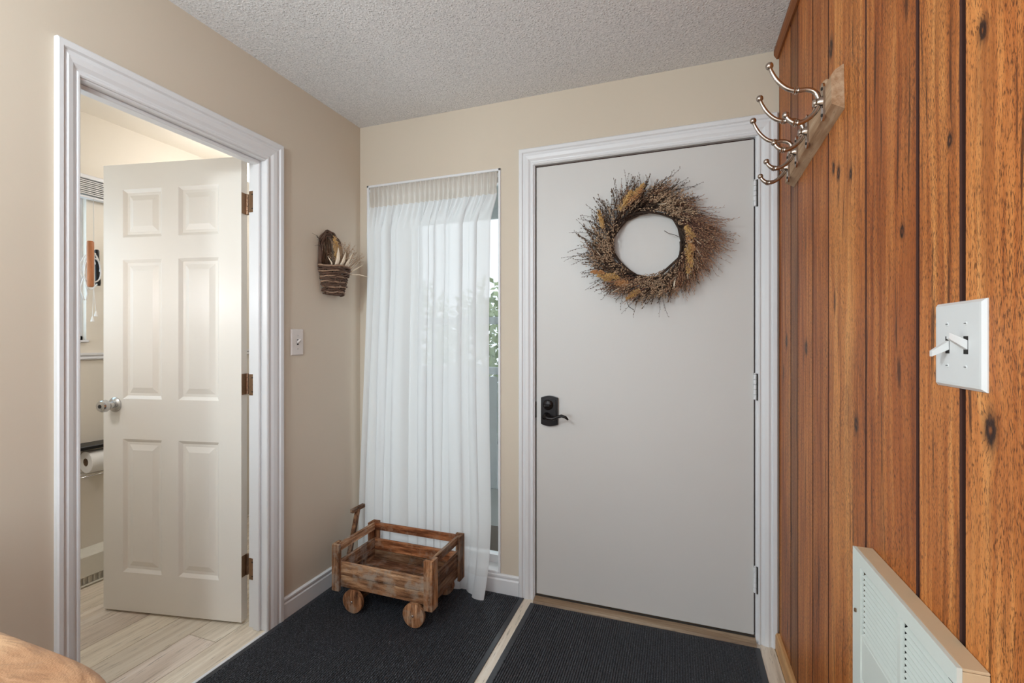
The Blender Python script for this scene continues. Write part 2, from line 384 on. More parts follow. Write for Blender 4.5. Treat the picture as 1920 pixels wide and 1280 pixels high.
# right wall: backing plus pine boards of random width
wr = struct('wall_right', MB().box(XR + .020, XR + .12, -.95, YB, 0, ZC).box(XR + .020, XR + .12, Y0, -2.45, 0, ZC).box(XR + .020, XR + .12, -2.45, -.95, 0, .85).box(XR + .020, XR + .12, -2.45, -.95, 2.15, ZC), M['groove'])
edges = [2.098, 1.889, 1.787, 1.605, 1.451, 1.190, .962, .832, .585, .42, .21, .02, -.2, -.36, -.6, -.8, -.95, -1.2, -1.45, -1.6, -1.85, -2.05, -2.3, -2.45, -2.7, -2.95, -3.1, -3.35, -3.5, -3.75, -3.99]
tones = [(.86, .80, .72), (.50, .47, .46), (.92, .84, .78), (.80, .70, .62), (.98, .94, .88), (.80, .68, .58), (1.04, 1.02, .98), (1.06, 1.02, .98)]
gaps = [.005, .006, .004, .004, .004, .0045, .008, .0115]
for i in range(len(edges) - 1):
    a, b = edges[i + 1], edges[i]
    g0 = gaps[i] if i < len(gaps) else .006; g1 = gaps[i + 1] if i + 1 < len(gaps) else .006
    k = tones[i] if i < len(tones) else tuple(random.uniform(.8, 1.05) * q for q in (1, .97, .93))
    ch = .002
    poly = [(XR + .020, a + g1/2), (XR + .002, a + g1/2), (XR, a + g1/2 + ch), (XR, b - g0/2 - ch), (XR + .002, b - g0/2), (XR + .020, b - g0/2)]
    for (z0, z1) in (((0, .85), (2.15, ZC)) if (b < -.9 and a > -2.5) else ((0, ZC),)):
        o = MB().prism(poly, 'z', z0, z1).build('wall_board', M['pine'], wr, color=k)
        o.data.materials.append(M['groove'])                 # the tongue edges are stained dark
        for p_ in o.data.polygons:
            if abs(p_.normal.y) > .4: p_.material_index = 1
# walls out of the camera's view: living room behind the camera, bathroom shell
mb = MB()
mb.box(XF, -3.5, Y0 - .1, Y0, 0, ZC); mb.box(-.3, XR + .12, Y0 - .1, Y0, 0, ZC); mb.box(-3.5, -.3, Y0 - .1, Y0, 0, .5); mb.box(-3.5, -.3, Y0 - .1, Y0, 2.2, ZC)
struct('wall_rear', mb, M['livingwall'])
mb = MB()
mb.box(XF - .1, XF, Y0, -3.1, 0, ZC); mb.box(XF - .1, XF, -.9, .42, 0, ZC); mb.box(XF - .1, XF, -3.1, -.9, 0, .55); mb.box(XF - .1, XF, -3.1, -.9, 2.15, ZC)
struct('wall_living_side', mb, M['livingwall'])
struct('wall_living_front', MB().box(XF - .1, XL - wt, .42, .54, 0, ZC), M['livingwall'])
for nm, args in (('added_window_3', ('y', Y0 - .05, -3.5, -.3, .5, 2.2)), ('added_window_4', ('x', XF - .05, -3.1, -.9, .55, 2.15)), ('added_window_5', ('x', XR + .06, -2.45, -.95, .85, 2.15))):  # unseen windows, added as openings for the fill lamps
    ax, c, a, b, z0, z1 = args
    fr = empty(nm, (c if ax == 'x' else (a+b)/2, (a+b)/2 if ax == 'x' else c, z0), kind='structure')
    m = MB()
    for (p0, p1, q0, q1) in ((a, a+.05, z0, z1), (b-.05, b, z0, z1), (a, b, z0, z0+.05), (a, b, z1-.05, z1), ((a+b)/2-.025, (a+b)/2+.025, z0, z1)):
        if ax == 'y': m.box(p0, p1, c-.03, c+.03, q0, q1)
        else: m.box(c-.03, c+.03, p0, p1, q0, q1)
    m.build('window_frame', M['white'], fr)
# bathroom shell: far wall has the window (Y .78-1.492, z 1.226-1.985)
BW0, BW1, BZ0, BZ1 = .78, 1.490, 1.226, 1.99
mb = MB()
mb.box(XB - .1, XB, .54, BW0, 0, ZC); mb.box(XB - .1, XB, BW1, Y1, 0, ZC); mb.box(XB - .1, XB, BW0, BW1, 0, BZ0); mb.box(XB - .1, XB, BW0, BW1, BZ1, ZC)
struct('wall_bathroom_far', mb, M['bathwall'])
struct('wall_bathroom_end', MB().box(XB - .1, XL - wt, Y1, Y1 + .1, 0, ZC), M['bathwall'])
struct('wall_bathroom_near', MB().box(XB - .1, XL - wt, .54, .60, 0, ZC), M['bathwall'])
struct('wall_bathroom_side', MB().box(XL - wt, XL - .06, YB + .14, Y1, 0, ZC), M['bathwall'])
# ---- door casings: mitred, moulded profile (w from inner edge, t out of the wall)
PROF = [(0, 0), (0, .009), (.004, .012), (.010, .012), (.014, .008), (.019, .0085), (.030, .0145), (.046, .0165), (.056, .0125), (.060, .0125), (.065, .0185), (.080, .0185), (.085, .0145), (.085, 0)]
def casing(name, a, b, z, place, sa=1.0, sb=1.0, sz=1.0, prof=PROF):
    vv = []
    for (w_, t_) in prof:
        for q in ((a - w_*sa, 0), (a - w_*sa, z + w_*sz), (b + w_*sb, z + w_*sz), (b + w_*sb, 0)):
            vv.append(place(q[0], t_, q[1]))
    n = len(prof)
    ff = [(4*i+k, 4*i+k+1, 4*((i+1) % n)+k+1, 4*((i+1) % n)+k) for i in range(n) for k in range(3)]
    ff += [tuple(4*i for i in range(n)), tuple(4*i+3 for i in range(n))]
    return struct(name, MB().add(vv, ff), M['white'])
casing('trim_1', .838, 1.482, 1.985, lambda u, t_, z: (XL + t_, u, z), sa=.66)
casing('trim_2', -.640, .303, 2.052, lambda u, t_, z: (u, YB - t_, z), sa=.86, sb=.84, sz=.93)
# casing on the bathroom side of the same doorway
casing('trim_3', .838, 1.494, 1.985, lambda u, t_, z: (XL - wt - t_, u, z), sb=.6)
# jambs and stops
mb = MB()
mb.bbox(XL - wt - .002, XL + .004, DO1 - .006, DO1 + .0, 0, DOZ, .001); mb.bbox(XL - wt - .002, XL + .004, DO0, DO0 + .012, 0, DOZ, .001)
mb.bbox(XL - wt - .002, XL + .004, DO0, DO1, DOZ - .010, DOZ, .001)
mb.bbox(XL - .060, XL - .024, DO1 - .018, DO1 - .005, 0, DOZ - .01, .003); mb.bbox(XL - .060, XL - .024, DO0 + .01, DO0 + .024, 0, DOZ - .01, .003)
mb.bbox(XL - .060, XL - .024, DO0 + .01, DO1 - .01, DOZ - .024, DOZ - .009, .003)
struct('trim_4', mb, M['white'])
mb = MB()
mb.bbox(EX0 - .002, EX0 + .012, YB - .004, YB + th, 0, EZ1, .001); mb.bbox(EX1 - .012, EX1 + .002, YB - .004, YB + th, 0, EZ1, .001)
mb.bbox(EX0, EX1, YB - .004, YB + th, EZ1 - .012, EZ1 + .002, .001)
struct('trim_5', mb, M['white'])
# dark weather strip in the gap round the entry door
mb = MB()
mb.box(EX0 + .0115, EX0 + .018, YB + .018, YB + .06, .03, EZ1 - .014); mb.box(EX1 - .018, EX1 - .0115, YB + .018, YB + .06, .03, EZ1 - .014); mb.box(EX0 + .012, EX1 - .012, YB + .018, YB + .06, EZ1 - .022, EZ1 - .0115)
struct('trim_6', mb, M['groove'])
# baseboards
BP = [(0, 0), (.013, 0), (.013, .066), (.009, .072), (.009, .076), (.012, .080), (.012, .088), (.006, .093), (0, .093)]
struct('baseboard_left', MB().prism([(XL + t_, z) for t_, z in BP], 'y', 1.556, YB), M['white'])
struct('baseboard_back', MB().prism([(YB - t_, z) for t_, z in BP], 'x', XL + .0135, -.7145), M['white'])
struct('baseboard_right', MB().prism([(XR - .0005, .0), (XR - .016, .0), (XR - .016, .058), (XR - .011, .066), (XR - .0005, .066)], 'y', -1.0, 2.078), M['palewood'])
# stained wood crown strip where the boards meet the ceiling
struct('trim_7', MB().prism([(XR - .0005, ZC - .035), (XR - .008, ZC - .035), (XR - .018, ZC - .018), (XR - .018, ZC - .0005), (XR - .0005, ZC - .0005)], 'y', Y0 + .01, YB - .001), M['trimwood'])
# metal transition strip at the bathroom doorway
struct('trim_8', MB().prism([(XL - .004, .0), (XL + .004, .004), (XL + .012, .004), (XL + .016, .0)], 'y', .84, 1.48), M['white'])
# threshold under the entry door
th_ = struct('trim_9', MB().prism([(YB - .040, .0), (YB - .034, .012), (YB - .010, .016), (YB + .0, .021), (YB + .13, .021), (YB + .13, .0)], 'x', EX0 + .0125, EX1 - .0125), M['sill'])
MB().bbox(EX0 + .014, EX1 - .014, YB - .004, YB + .004, .0205, .0245, .001).build('threshold_seal', M['slot'], th_)

# ---- sidelight window
win = empty('window_1', ((WX0 + WX1)/2, YB, WZ0), kind='structure')
mb = MB()
for (a, b, c, d) in ((WX0 - .008, WX0 + .004, WZ0 - .004, WZ1 + .008), (WX1 - .004, WX1 + .008, WZ0 - .004, WZ1 + .008), (WX0 - .008, WX1 + .008, WZ1 - .004, WZ1 + .008)):
    mb.bbox(a, b, YB - .006, YB + .004, c, d, .002)
mb.build('bead_frame', M['white'], win)
mb = MB()
fy0, fy1 = YB + .070, YB + .110
mb.box(WX0, WX0 + .03, fy0, fy1, WZ0, WZ1); mb.box(WX1 - .03, WX1, fy0, fy1, WZ0, WZ1); mb.box(WX0, WX1, fy0, fy1, WZ0, WZ0 + .045); mb.box(WX0, WX1, fy0, fy1, WZ1 - .035, WZ1)
mb.build('sash_frame', M['white'], win)
MB().bbox(WX0, WX1, YB - .008, YB + .08, WZ0 - .010, WZ0 + .006, .003).build('window_sill', M['white'], win)
MB().box(WX0 + .02, WX1 - .02, YB + .088, YB + .092, WZ0 + .03, WZ1 - .02).build('window_pane', M['glass'], win)

# ---- entry door (door_1)
ed = empty('door_1', (-.17, YB + .03, .024), kind='structure', label='pale grey flat entry door with wreath and black lever lock')
MB().bbox(-.631, .2915, YB + .004, YB + .045, .026, 2.042, .002).build('door_slab', M['doorgrey'], ed)
for z in (1.818, 1.035, .255):
    hb = MB()
    for k in range(5):
        hb.lathe([(0, .0045), (.001, .0062), (.019, .0062), (.020, .0045)], (.2945, YB - .0045, z - .051 + k*.0205), (0, 0, 1), 12)
    hb.box(.2905, .2985, YB - .004, YB + .003, z - .051, z + .0515)
    hb.lathe([(0, .002), (.002, .005), (.004, .005), (.006, .002)], (.2945, YB - .0045, z + .0515), (0, 0, 1), 10)
    h_ = hb.build('hinge', M['white'], ed, smooth=40)
    MB().box(.2992, .3035, YB - .012, YB + .02, z - .0535, z + .0545).build('hinge_gap', M['slot'], h_)
lk = MB(); Lx, Lz = -.5645, .8945
out = []
hw, hh = .041, .062
for k in range(9):       # arched top
    u = -1 + 2*k/8; out.append((Lx + u*hw*.98, Lz + hh + .009*max(0, math.cos(u*PI*.5))**1.0*(1 if abs(u) < .8 else .5)))
for k in range(9):
    u = 1 - 2*k/8; out.append((Lx + u*hw*.98, Lz - hh - .009*max(0, math.cos(u*PI*.5))*(1 if abs(u) < .8 else .5)))
lk.prism(out, 'y', YB + .004, YB - .010)
inn = [(Lx + (p_[0]-Lx)*.80, Lz + (p_[1]-Lz)*.84) for p_ in out]
lk.prism(inn, 'y', YB - .010, YB - .015)
lock = lk.build('lock_plate', M['bronze'], ed, label='black lever lock plate with arched ends')
MB().lathe([(0, .024), (.006, .024), (.009, .020), (.012, .012)], (Lx - .004, YB - .015, Lz + .030), (0, -1, 0), 20).build('lock_rosette', M['bronze'], lock, smooth=40)
MB().bbox(Lx - .018, Lx + .012, YB - .040, YB - .026, Lz + .022, Lz + .034, .004).build('thumb_turn', M['bronze'], lock)
lv = MB().lathe([(0, .017), (.008, .017), (.012, .012), (.040, .010), (.046, .010)], (Lx - .010, YB - .015, Lz - .022), (0, -1, 0), 18)
path = [(Lx - .014, Lz - .018), (Lx + .006, Lz - .027), (Lx + .028, Lz - .028), (Lx + .050, Lz - .018), (Lx + .070, Lz - .012), (Lx + .088, Lz - .017), (Lx + .100, Lz - .028)]
lv.tube([(a, YB - .056, b) for a, b in path], [.009, .0085, .0075, .007, .007, .0065, .004], 10)
lv.build('lever_handle', M['bronze'], lock, smooth=True)
MB().bbox(-.6345, -.6305, YB + .0, YB + .03, Lz - .035, Lz + .04, .001).build('strike_plate', M['slot'], ed)

# ---- bathroom door (door_2), standing open into the bathroom
H0 = Vector((-1.765, 1.4795, 0)); Hd = Vector((-.682, -.1309, 0)).normalized(); Hn = Vector((.189, -.982, 0)).normalized()   # along leaf, towards camera
DL, DT = .694, .035
def DP(u, n_, z): return H0 + Hd*u + Hn*n_ + Vector((0, 0, z))
bd = empty('door_2', H0 + Vector((0, 0, .012)), kind='structure', label='cream white six-panel bathroom door standing open')
# panel layout (u from hinge, z): 2 columns, 3 rows
cols = [(.108, .308), (.392, .592)]
rowsz = [(.185, .782), (.962, 1.585), (1.685, 1.900)]
def door_leaf():
    mb = MB()
    us = [0, cols[0][0], cols[0][1], cols[1][0], cols[1][1], DL]
    zs = [.012, rowsz[0][0], rowsz[0][1], rowsz[1][0], rowsz[1][1], rowsz[2][0], rowsz[2][1], 2.013]
    for i in range(5):
        for j in range(7):
            hole = (i in (1, 3)) and (j in (1, 3, 5))
            for side in (0, -DT):
                if not hole:
                    mb.add([DP(us[i], side, zs[j]), DP(us[i+1], side, zs[j]), DP(us[i+1], side, zs[j+1]), DP(us[i], side, zs[j+1])], [(0, 1, 2, 3)])
    for a, b, c, d in (((0, zs[0]), (0, zs[-1]), 0, 0), ((DL, zs[0]), (DL, zs[-1]), 0, 0), ((0, zs[0]), (DL, zs[0]), 0, 0), ((0, zs[-1]), (DL, zs[-1]), 0, 0)):
        mb.add([DP(a[0], 0, a[1]), DP(b[0], 0, b[1]), DP(b[0], -DT, b[1]), DP(a[0], -DT, a[1])], [(0, 1, 2, 3)])
    return mb
leaf = door_leaf().build('door_leaf', M['doorwhite'], bd)
for (u0, u1) in cols:
    for (z0, z1) in rowsz:
        mb = MB()
        for side, sg in ((0, 1), (-DT, -1)):
            rings = [(0, 0), (.006, -.004), (.014, -.010), (.020, -.010), (.026, -.0105), (.050, -.003), (.052, -.003)]
            vv = []
            for ins, dep in rings:
                for (u, z) in ((u0+ins, z0+ins), (u1-ins, z0+ins), (u1-ins, z1-ins), (u0+ins, z1-ins)): vv.append(DP(u, side + sg*dep, z))
            ff = [(4*k+e, 4*k+(e+1) % 4, 4*(k+1)+(e+1) % 4, 4*(k+1)+e) for k in range(len(rings)-1) for e in range(4)] + [tuple(4*(len(rings)-1)+e for e in range(4))]
            mb.add(vv, ff)
        mb.build('door_panel', M['doorwhite'], bd, fix=True)
kn = MB().lathe([(0, .033), (.004, .033), (.009, .028), (.012, .015), (.030, .013), (.036, .022), (.044, .0265), (.058, .0265), (.066, .022), (.068, .010)], DP(.632, 0, .935), Hn, 24)
knob = kn.build('door_knob', M['chrome'], bd, smooth=35)
MB().lathe([(0, .008), (.002, .008), (.003, .004)], DP(.632, .0675, .935), Hn, 14).build('key_cylinder', M['slot'], knob)
for z in (1.815, 1.035, .250):
    hg = MB()
    hx, hy = XL - wt - .008, DO1 + .004
    hg.box(XL - wt + .002, XL - wt + .034, DO1 - .0085, DO1 - .0055, z - .045, z + .045)           # leaf on the jamb
    e0, e1 = DP(-.0012, -.002, 0), DP(-.0012, -.032, 0)
    for k in range(1):
        q = [DP(-.0004, -.001, z-.045), DP(-.0004, -.031, z-.045), DP(-.0004, -.031, z+.045), DP(-.0004, -.001, z+.045)]
        q2 = [v - Hd*.0026 for v in q]
        hg.add(q + q2, [(0,1,2,3),(7,6,5,4),(0,1,5,4),(1,2,6,5),(2,3,7,6),(3,0,4,7)])
    c = DP(-.006, -.034, 0)
    for k in range(5):
        hg.lathe([(0, .005), (.001, .0062), (.017, .0062), (.018, .005)], (c.x, c.y - .004, z - .045 + k*.018), (0, 0, 1), 12)
    h_ = hg.build('hinge', M['hinge'], bd, smooth=40)
    for dz in (-.03, 0, .03):
        MB().lathe([(0, .0032), (.0012, .0025)], (XL - wt + .020 + (.006 if dz == 0 else 0), DO1 - .0085, z + dz), (0, -1, 0), 10).build('hinge_screw', M['slot'], h_)

# ------------------------------------------------------------------ BATHROOM THINGS
bw = empty('window_2', (XB, (BW0+BW1)/2, BZ0), kind='structure')
mb = MB()
mb.box(XB - .075, XB - .03, BW0, BW0 + .03, BZ0, BZ1); mb.box(XB - .075, XB - .03, BW1 - .012, BW1, BZ0, BZ1); mb.box(XB - .075, XB - .03, BW0, BW1, BZ0, BZ0 + .02); mb.box(XB - .075, XB - .03, BW0, BW1, BZ1 - .03, BZ1)
mb.build('window_frame', M['white'], bw)
MB().box(XB - .055, XB - .051, BW0 + .02, BW1 - .01, BZ0 + .015, BZ1 - .02).build('window_pane', M['blueglass'], bw)
MB().bbox(XB - .03, XB + .012, BW0 - .01, BW1 + .006, BZ0 - .012, BZ0, .002).build('window_sill', M['white'], bw)
struct('trim_10', MB().prism([(XB, 1.127), (XB + .012, 1.127), (XB + .014, 1.134), (XB + .010, 1.142), (XB + .018, 1.150), (XB + .018, 1.160), (XB, 1.160)], 'y', .60, Y1), M['white'])
# raised blind
bl = empty('window_blind', (XB + .03, 1.14, 2.052), 'white slatted blind raised to the top of the bathroom window', 'blind')
MB().bbox(XB + .004, XB + .050, .74, 1.66, 2.036, 2.056, .003).build('head_rail', M['white'], bl)
for k in range(8):
    z = 2.030 - k*.0095
    MB().bbox(XB + .008, XB + .048 + .002*(k % 2), .75, 1.65, z - .0055, z, .0012).build('slat', M['plate'], bl)
MB().bbox(XB + .010, XB + .046, .75, 1.65, 1.940, 1.952, .003).build('bottom_rail', M['white'], bl)
for (yy, zz, zt) in ((1.487, 1.345, 1.505), (1.502, 1.372, 1.505)):
    c = MB().tube([(XB + .055, 1.492, 1.94), (XB + .056, 1.493, 1.7), (XB + .056, 1.492, 1.50), (XB + .056, (yy + 1.492)/2, zz + .06), (XB + .056, yy, zz)], .0013, 6).build('lift_cord', M['rope'], bl)
    MB().lathe([(0, .002), (.006, .004), (.020, .0075), (.026, .0085), (.027, .003)], (XB + .056, yy, zz), (0, 0, -1), 12).build('cord_tassel', M['paper'], c, smooth=40)
# skipping rope hung on the wall
jr = empty('skipping_rope', (XB + .02, 1.52, 1.73), 'skipping rope with one wooden and one black handle hanging by bathroom window', 'skipping rope')
MB().lathe([(0, .011), (.004, .014), (.03, .0145), (.20, .0135), (.224, .013), (.228, .009)], (XB + .085, 1.4625, 1.718), (0, 0, -1), 18).build('wooden_handle', M['handlewood'], jr, smooth=40)
MB().lathe([(0, .007), (.006, .010), (.04, .009), (.10, .0105), (.17, .0115), (.184, .009)], (XB + .040, 1.514, 1.688), (.0, .03, -1), 16).build('black_handle', M['blackrod'], jr, smooth=40)
pts = []
for k in range(64):
    a = k/63*2*PI*2.6
    pts.append((XB + .055 + .014*math.sin(a*.7), 1.483 + .036*math.cos(a) + .004*math.sin(a*2.3), 1.575 + .075*math.sin(a) - .02*math.sin(a*.37)))
MB().tube(pts, .0034, 6).build('rope_coil', M['rope'], jr, smooth=True)
pts = [(XB + .045, 1.452 + .008*math.sin(k*.9), 1.60 - .022*k) for k in range(9)] + [(XB + .045, 1.466, 1.43), (XB + .045, 1.471, 1.46), (XB + .05, 1.462, 1.50)]
MB().tube(pts, .0032, 6).build('rope_tail', M['rope'], jr, smooth=True)
MB().lathe([(0, .008), (.004, .008), (.006, .004), (.05, .0035), (.052, .006), (.056, .005)], (XB, 1.498, 1.655), (1, 0, .15), 12).build('wall_peg', M['chrome'], jr, smooth=40)
# toilet paper and holder
tp = empty('paper_holder', (XB, 1.52, .70), 'black-topped wire paper holder on the bathroom wall', 'paper holder')
mb = MB().bbox(XB, XB + .115, 1.38, 1.62, .686, .704, .003); mb.build('top_shelf', M['blackrod'], tp)
mb = MB().tube([(XB + .004, 1.605, .69), (XB + .075, 1.605, .66), (XB + .075, 1.605, .632), (XB + .075, 1.50, .632), (XB + .075, 1.462, .632)], .005, 10); mb.build('roll_bar', M['blackrod'], tp, smooth=True)
mb = MB()
for xx in (.02, .07, .12): mb.tube([(XB + xx, 1.39, .558), (XB + xx, 1.60, .558)], .0028, 8)
for yy in (1.395, 1.595): mb.tube([(XB + .002, yy, .686), (XB + .004, yy, .558), (XB + .125, yy, .558)], .0028, 8)
mb.build('wire_tray', M['chrome'], tp, smooth=True)
mb = MB(); c = Vector((XB + .075, 1.448, .6188)); n = 28; prof = [(0, .020), (0, .052), (.002, .054), (.098, .054), (.10, .052), (.10, .020)]
vv = []
for d, r in prof:
    for j in range(n): vv.append((c.x + r*math.cos(2*PI*j/n), c.y + d, c.z + r*math.sin(2*PI*j/n)))
mb.add(vv, [(i*n+j, i*n+(j+1) % n, ((i+1) % 6)*n+(j+1) % n, ((i+1) % 6)*n+j) for i in range(6) for j in range(n)])
roll = mb.build('toilet_roll', M['paper'], None, smooth=35, label='white toilet paper roll on the bathroom holder', cat='toilet roll')
vv = []
for d in (.001, .099):
    for r in (.0185, .0205):
        for j in range(n): vv.append((c.x + r*math.cos(2*PI*j/n), c.y + d, c.z + r*math.sin(2*PI*j/n)))
MB().add(vv, [(a*n+j, a*n+(j+1) % n, b*n+(j+1) % n, b*n+j) for a, b in ((0, 1), (1, 3), (3, 2), (2, 0)) for j in range(n)]).build('cardboard_core', M['sill'], roll, smooth=35)
# baseboard heater
ht = empty('baseboard_heater', (XB + .04, 1.5, 0), 'cream metal baseboard heater along the bathroom wall', 'heater')
MB().prism([(XB + .001, .012), (XB + .078, .052), (XB + .080, .150), (XB + .074, .157), (XB + .003, .170), (XB + .001, .170)], 'y', .75, 2.3).build('cover', M['heater'], ht)
MB().bbox(XB + .001, XB + .056, .76, 2.29, .001, .050, .002).build('fin_slot', M['heater'], ht)
mb = MB()
for k in range(70): mb.box(XB + .058, XB + .068, .78 + k*.0214, .784 + k*.0214, .012, .044)
mb.build('fins', M['heater'], ht, kind='stuff')
for (a, b) in ((.735, .75), (2.3, 2.315)): MB().bbox(XB + .001, XB + .083, a, b, .0, .173, .002).build('end_cap', M['heater'], ht)
MB().bbox(XB + .070, XB + .079, .75, 2.3, .006, .012, .001).build('lower_lip', M['heater'], ht)

# ------------------------------------------------------------------ CURTAIN
rod = empty('curtain_rod', (-1.2, YB + .012, 2.036), 'thin white curtain rod across the top of the entry window', 'curtain rod')
MB().tube([(WX0 + .006, YB + .012, 2.034), (WX1 - .006, YB + .012, 2.034)], .0055, 10).build('rod', M['white'], rod, smooth=40)
for xx in (WX0 + .006, WX1 - .010): MB().lathe([(0, .011), (.004, .011), (.004, .006)], (xx - .002, YB + .012, 2.034), (1, 0, 0), 14).build('end_bracket', M['white'], rod, smooth=40)
cu = empty('sheer_curtain', (-1.2, YB - .03, 0), 'long white sheer curtain gathered on a rod over the entry window', 'curtain')
rc = random.Random(3)
NP = 15
cen = sorted([(k + .5 + rc.uniform(-.28, .28))/NP for k in range(NP)]); amp_ = [rc.uniform(.5, 1.2) for _ in cen]; wid = [rc.uniform(.35, .62)/NP for _ in cen]
drift = [rc.uniform(-.025, .025) for _ in cen]
def lerp_tab(tab, z):
    for (z0, a), (z1, b) in zip(tab, tab[1:]):
        if z0 >= z >= z1: return a + (b-a)*(z0-z)/(z0-z1)
    return tab[-1][1]
XLt = [(2.05, -1.566), (1.93, -1.556), (1.6, -1.543), (.9, -1.570), (.42, -1.593), (0, -1.600)]
XRt = [(2.05, -.826), (1.93, -.828), (1.80, -.876), (1.3, -.882), (.8, -.874), (.4, -.864), (.15, -.864), (0, -.874)]
YMt = [(2.05, YB - .006), (1.97, YB - .006), (1.8, YB - .036), (.9, YB - .048), (.35, YB - .048), (0, YB - .052)]
AMt = [(2.05, .007), (1.94, .014), (1.75, .034), (1.0, .040), (.3, .026), (0, .020)]
def curtP(u, z):
    f = 0; hx = 0; k0 = min(1, max(0, (1.95 - z)/1.95))
    for c_, a_, w_, d_ in zip(cen, amp_, wid, drift):
        q_ = (u - c_ - d_*k0)/w_; e_ = a_*math.exp(-q_*q_); f += e_; hx += 2.2*q_*e_
    f = f - .55 + .10*math.sin(u*61 + 1.3*z) + .08*math.sin(u*97 - .6*z)
    g = math.sin(u*NP*2*PI*1.65 + 2*math.sin(u*11))
    kt = min(1, max(0, (z - 1.80)/.16))
    y = lerp_tab(YMt, z) - lerp_tab(AMt, z)*(f*(1-kt) + g*kt*.8)
    # right-hand corner spreads on to the mat
    r_ = max(0, (u - .80)/.20); b_ = max(0, (.34 - z)/.34)
    y -= .060*r_*b_**1.5
    x = lerp_tab(XLt, z) + (lerp_tab(XRt, z) - lerp_tab(XLt, z))*u + (.004*math.sin(u*55 + z*2) + .024*hx)*(1-kt)
    return (x, min(y, YB + .003 if z > 1.9 else YB - .014), z)
def sheet(z0, z1, nv, nu=300): return MB().grid(lambda u, v: curtP(u, z0 + (z1 - z0)*v), nu, nv)
sheet(1.936, .110, 64).build('curtain_panel', M['sheer'], cu, smooth=True, fix=False)
sheet(2.046, 1.936, 8).build('rod_pocket_header', M['header'], cu, smooth=True, fix=False, label='doubled header band, tinted beige for the missing light behind')
def hemP(u, v):
    x_, y_, z_ = curtP(u, .110 - .098*v)
    return (x_, y_ - .012*v*v*math.sin(u*34)*.6, z_ + .006*(1 + math.sin(u*23))*v)
MB().grid(hemP, 300, 8).build('bottom_hem', M['hem'], cu, smooth=True, fix=False)

# ------------------------------------------------------------------ MATS
def mat_(name, x0, x1, y0, y1, label):
    e = empty(name, ((x0+x1)/2, (y0+y1)/2, 0), label, 'door mat', 'black ribbed entry mats')
    MB().bbox(x0, x1, y0, y1, .0003, .0042, .0012).build('vinyl_backing', M['rub'], e)
    mb = MB(); bx0, bx1, by0, by1 = x0 + .020, x1 - .020, y0 + .02, y1 - .012
    n = int((bx1-bx0)/.0092); rr = random.Random(5)
    ny = int((by1-by0)/.0105)
    for i in range(n):
        xc = bx0 + (i+.5)*(bx1-bx0)/n; w_ = .0032; vv = []
        for j in range(ny+1):
            y = by0 + (by1-by0)*j/ny; hgt = .0082 + (.0016 if (i+j) % 2 else -.0010) + rr.uniform(-.0006, .0006)
            dx = rr.uniform(-.0004, .0004)
            vv += [(xc - w_ + dx, y, .004), (xc - w_*.45 + dx, y, hgt), (xc + w_*.45 + dx, y, hgt), (xc + w_ + dx, y, .004)]
        mb.add(vv, [(4*j+k, 4*j+k+1, 4*(j+1)+k+1, 4*(j+1)+k) for j in range(ny) for k in range(3)])
    mb.build('ribbed_pile', M['carpet'], e, kind='stuff', fix=False)
    return e
mat_('door_mat', XL + .0145, -.686, .75, YB - .016, 'black ribbed mat under the wooden wagon and curtain')
mat_('door_mat', -.646, .306, .75, YB - .042, 'black ribbed mat in front of the grey entry door')

# ------------------------------------------------------------------ WAGON
WX = -1.2135
wg = empty('wooden_wagon', (WX, 1.85, .008), 'small rustic reclaimed wood wagon with round wheels on the black mat', 'wagon')
ax0, ax1, ay0, ay1 = -1.470, -.957, 1.690, 2.000
bt = .014
def wood_part(name, mb, mat, tone, parent=wg): return mb.build(name, M[mat], parent, color=tone)
# corner posts: two boards forming an L
for sx, xx in ((1, ax0), (-1, ax1)):
    for sy, yy in ((1, ay0), (-1, ay1)):
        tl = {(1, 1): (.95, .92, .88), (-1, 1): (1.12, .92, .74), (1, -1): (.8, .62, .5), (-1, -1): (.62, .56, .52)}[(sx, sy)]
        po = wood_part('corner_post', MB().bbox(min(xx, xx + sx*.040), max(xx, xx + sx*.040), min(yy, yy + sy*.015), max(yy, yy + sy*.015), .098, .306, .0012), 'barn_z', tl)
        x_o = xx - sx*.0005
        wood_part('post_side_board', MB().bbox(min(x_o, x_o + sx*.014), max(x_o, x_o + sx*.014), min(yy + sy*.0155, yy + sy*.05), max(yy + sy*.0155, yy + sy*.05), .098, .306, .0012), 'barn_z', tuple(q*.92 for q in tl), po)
ix0, ix1, iy0, iy1 = ax0 + .0140, ax1 - .0140, ay0 + .0155, ay1 - .0155
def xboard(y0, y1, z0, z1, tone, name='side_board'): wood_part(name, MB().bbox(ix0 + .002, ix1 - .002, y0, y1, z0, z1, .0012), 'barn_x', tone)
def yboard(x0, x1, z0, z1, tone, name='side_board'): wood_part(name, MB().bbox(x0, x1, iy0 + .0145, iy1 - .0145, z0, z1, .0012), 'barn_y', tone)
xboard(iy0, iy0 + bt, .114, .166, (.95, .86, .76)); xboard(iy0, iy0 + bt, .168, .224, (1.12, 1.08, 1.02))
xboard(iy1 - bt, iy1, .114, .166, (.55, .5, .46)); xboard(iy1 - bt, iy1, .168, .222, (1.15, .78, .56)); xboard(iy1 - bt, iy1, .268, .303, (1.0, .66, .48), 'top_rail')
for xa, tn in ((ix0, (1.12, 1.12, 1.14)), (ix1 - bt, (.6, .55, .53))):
    yboard(xa, xa + bt, .114, .166, tuple(q*.8 for q in tn)); yboard(xa, xa + bt, .168, .224, tn); yboard(xa, xa + bt, .268, .303, tuple(q*1.1 for q in tn), 'top_rail')
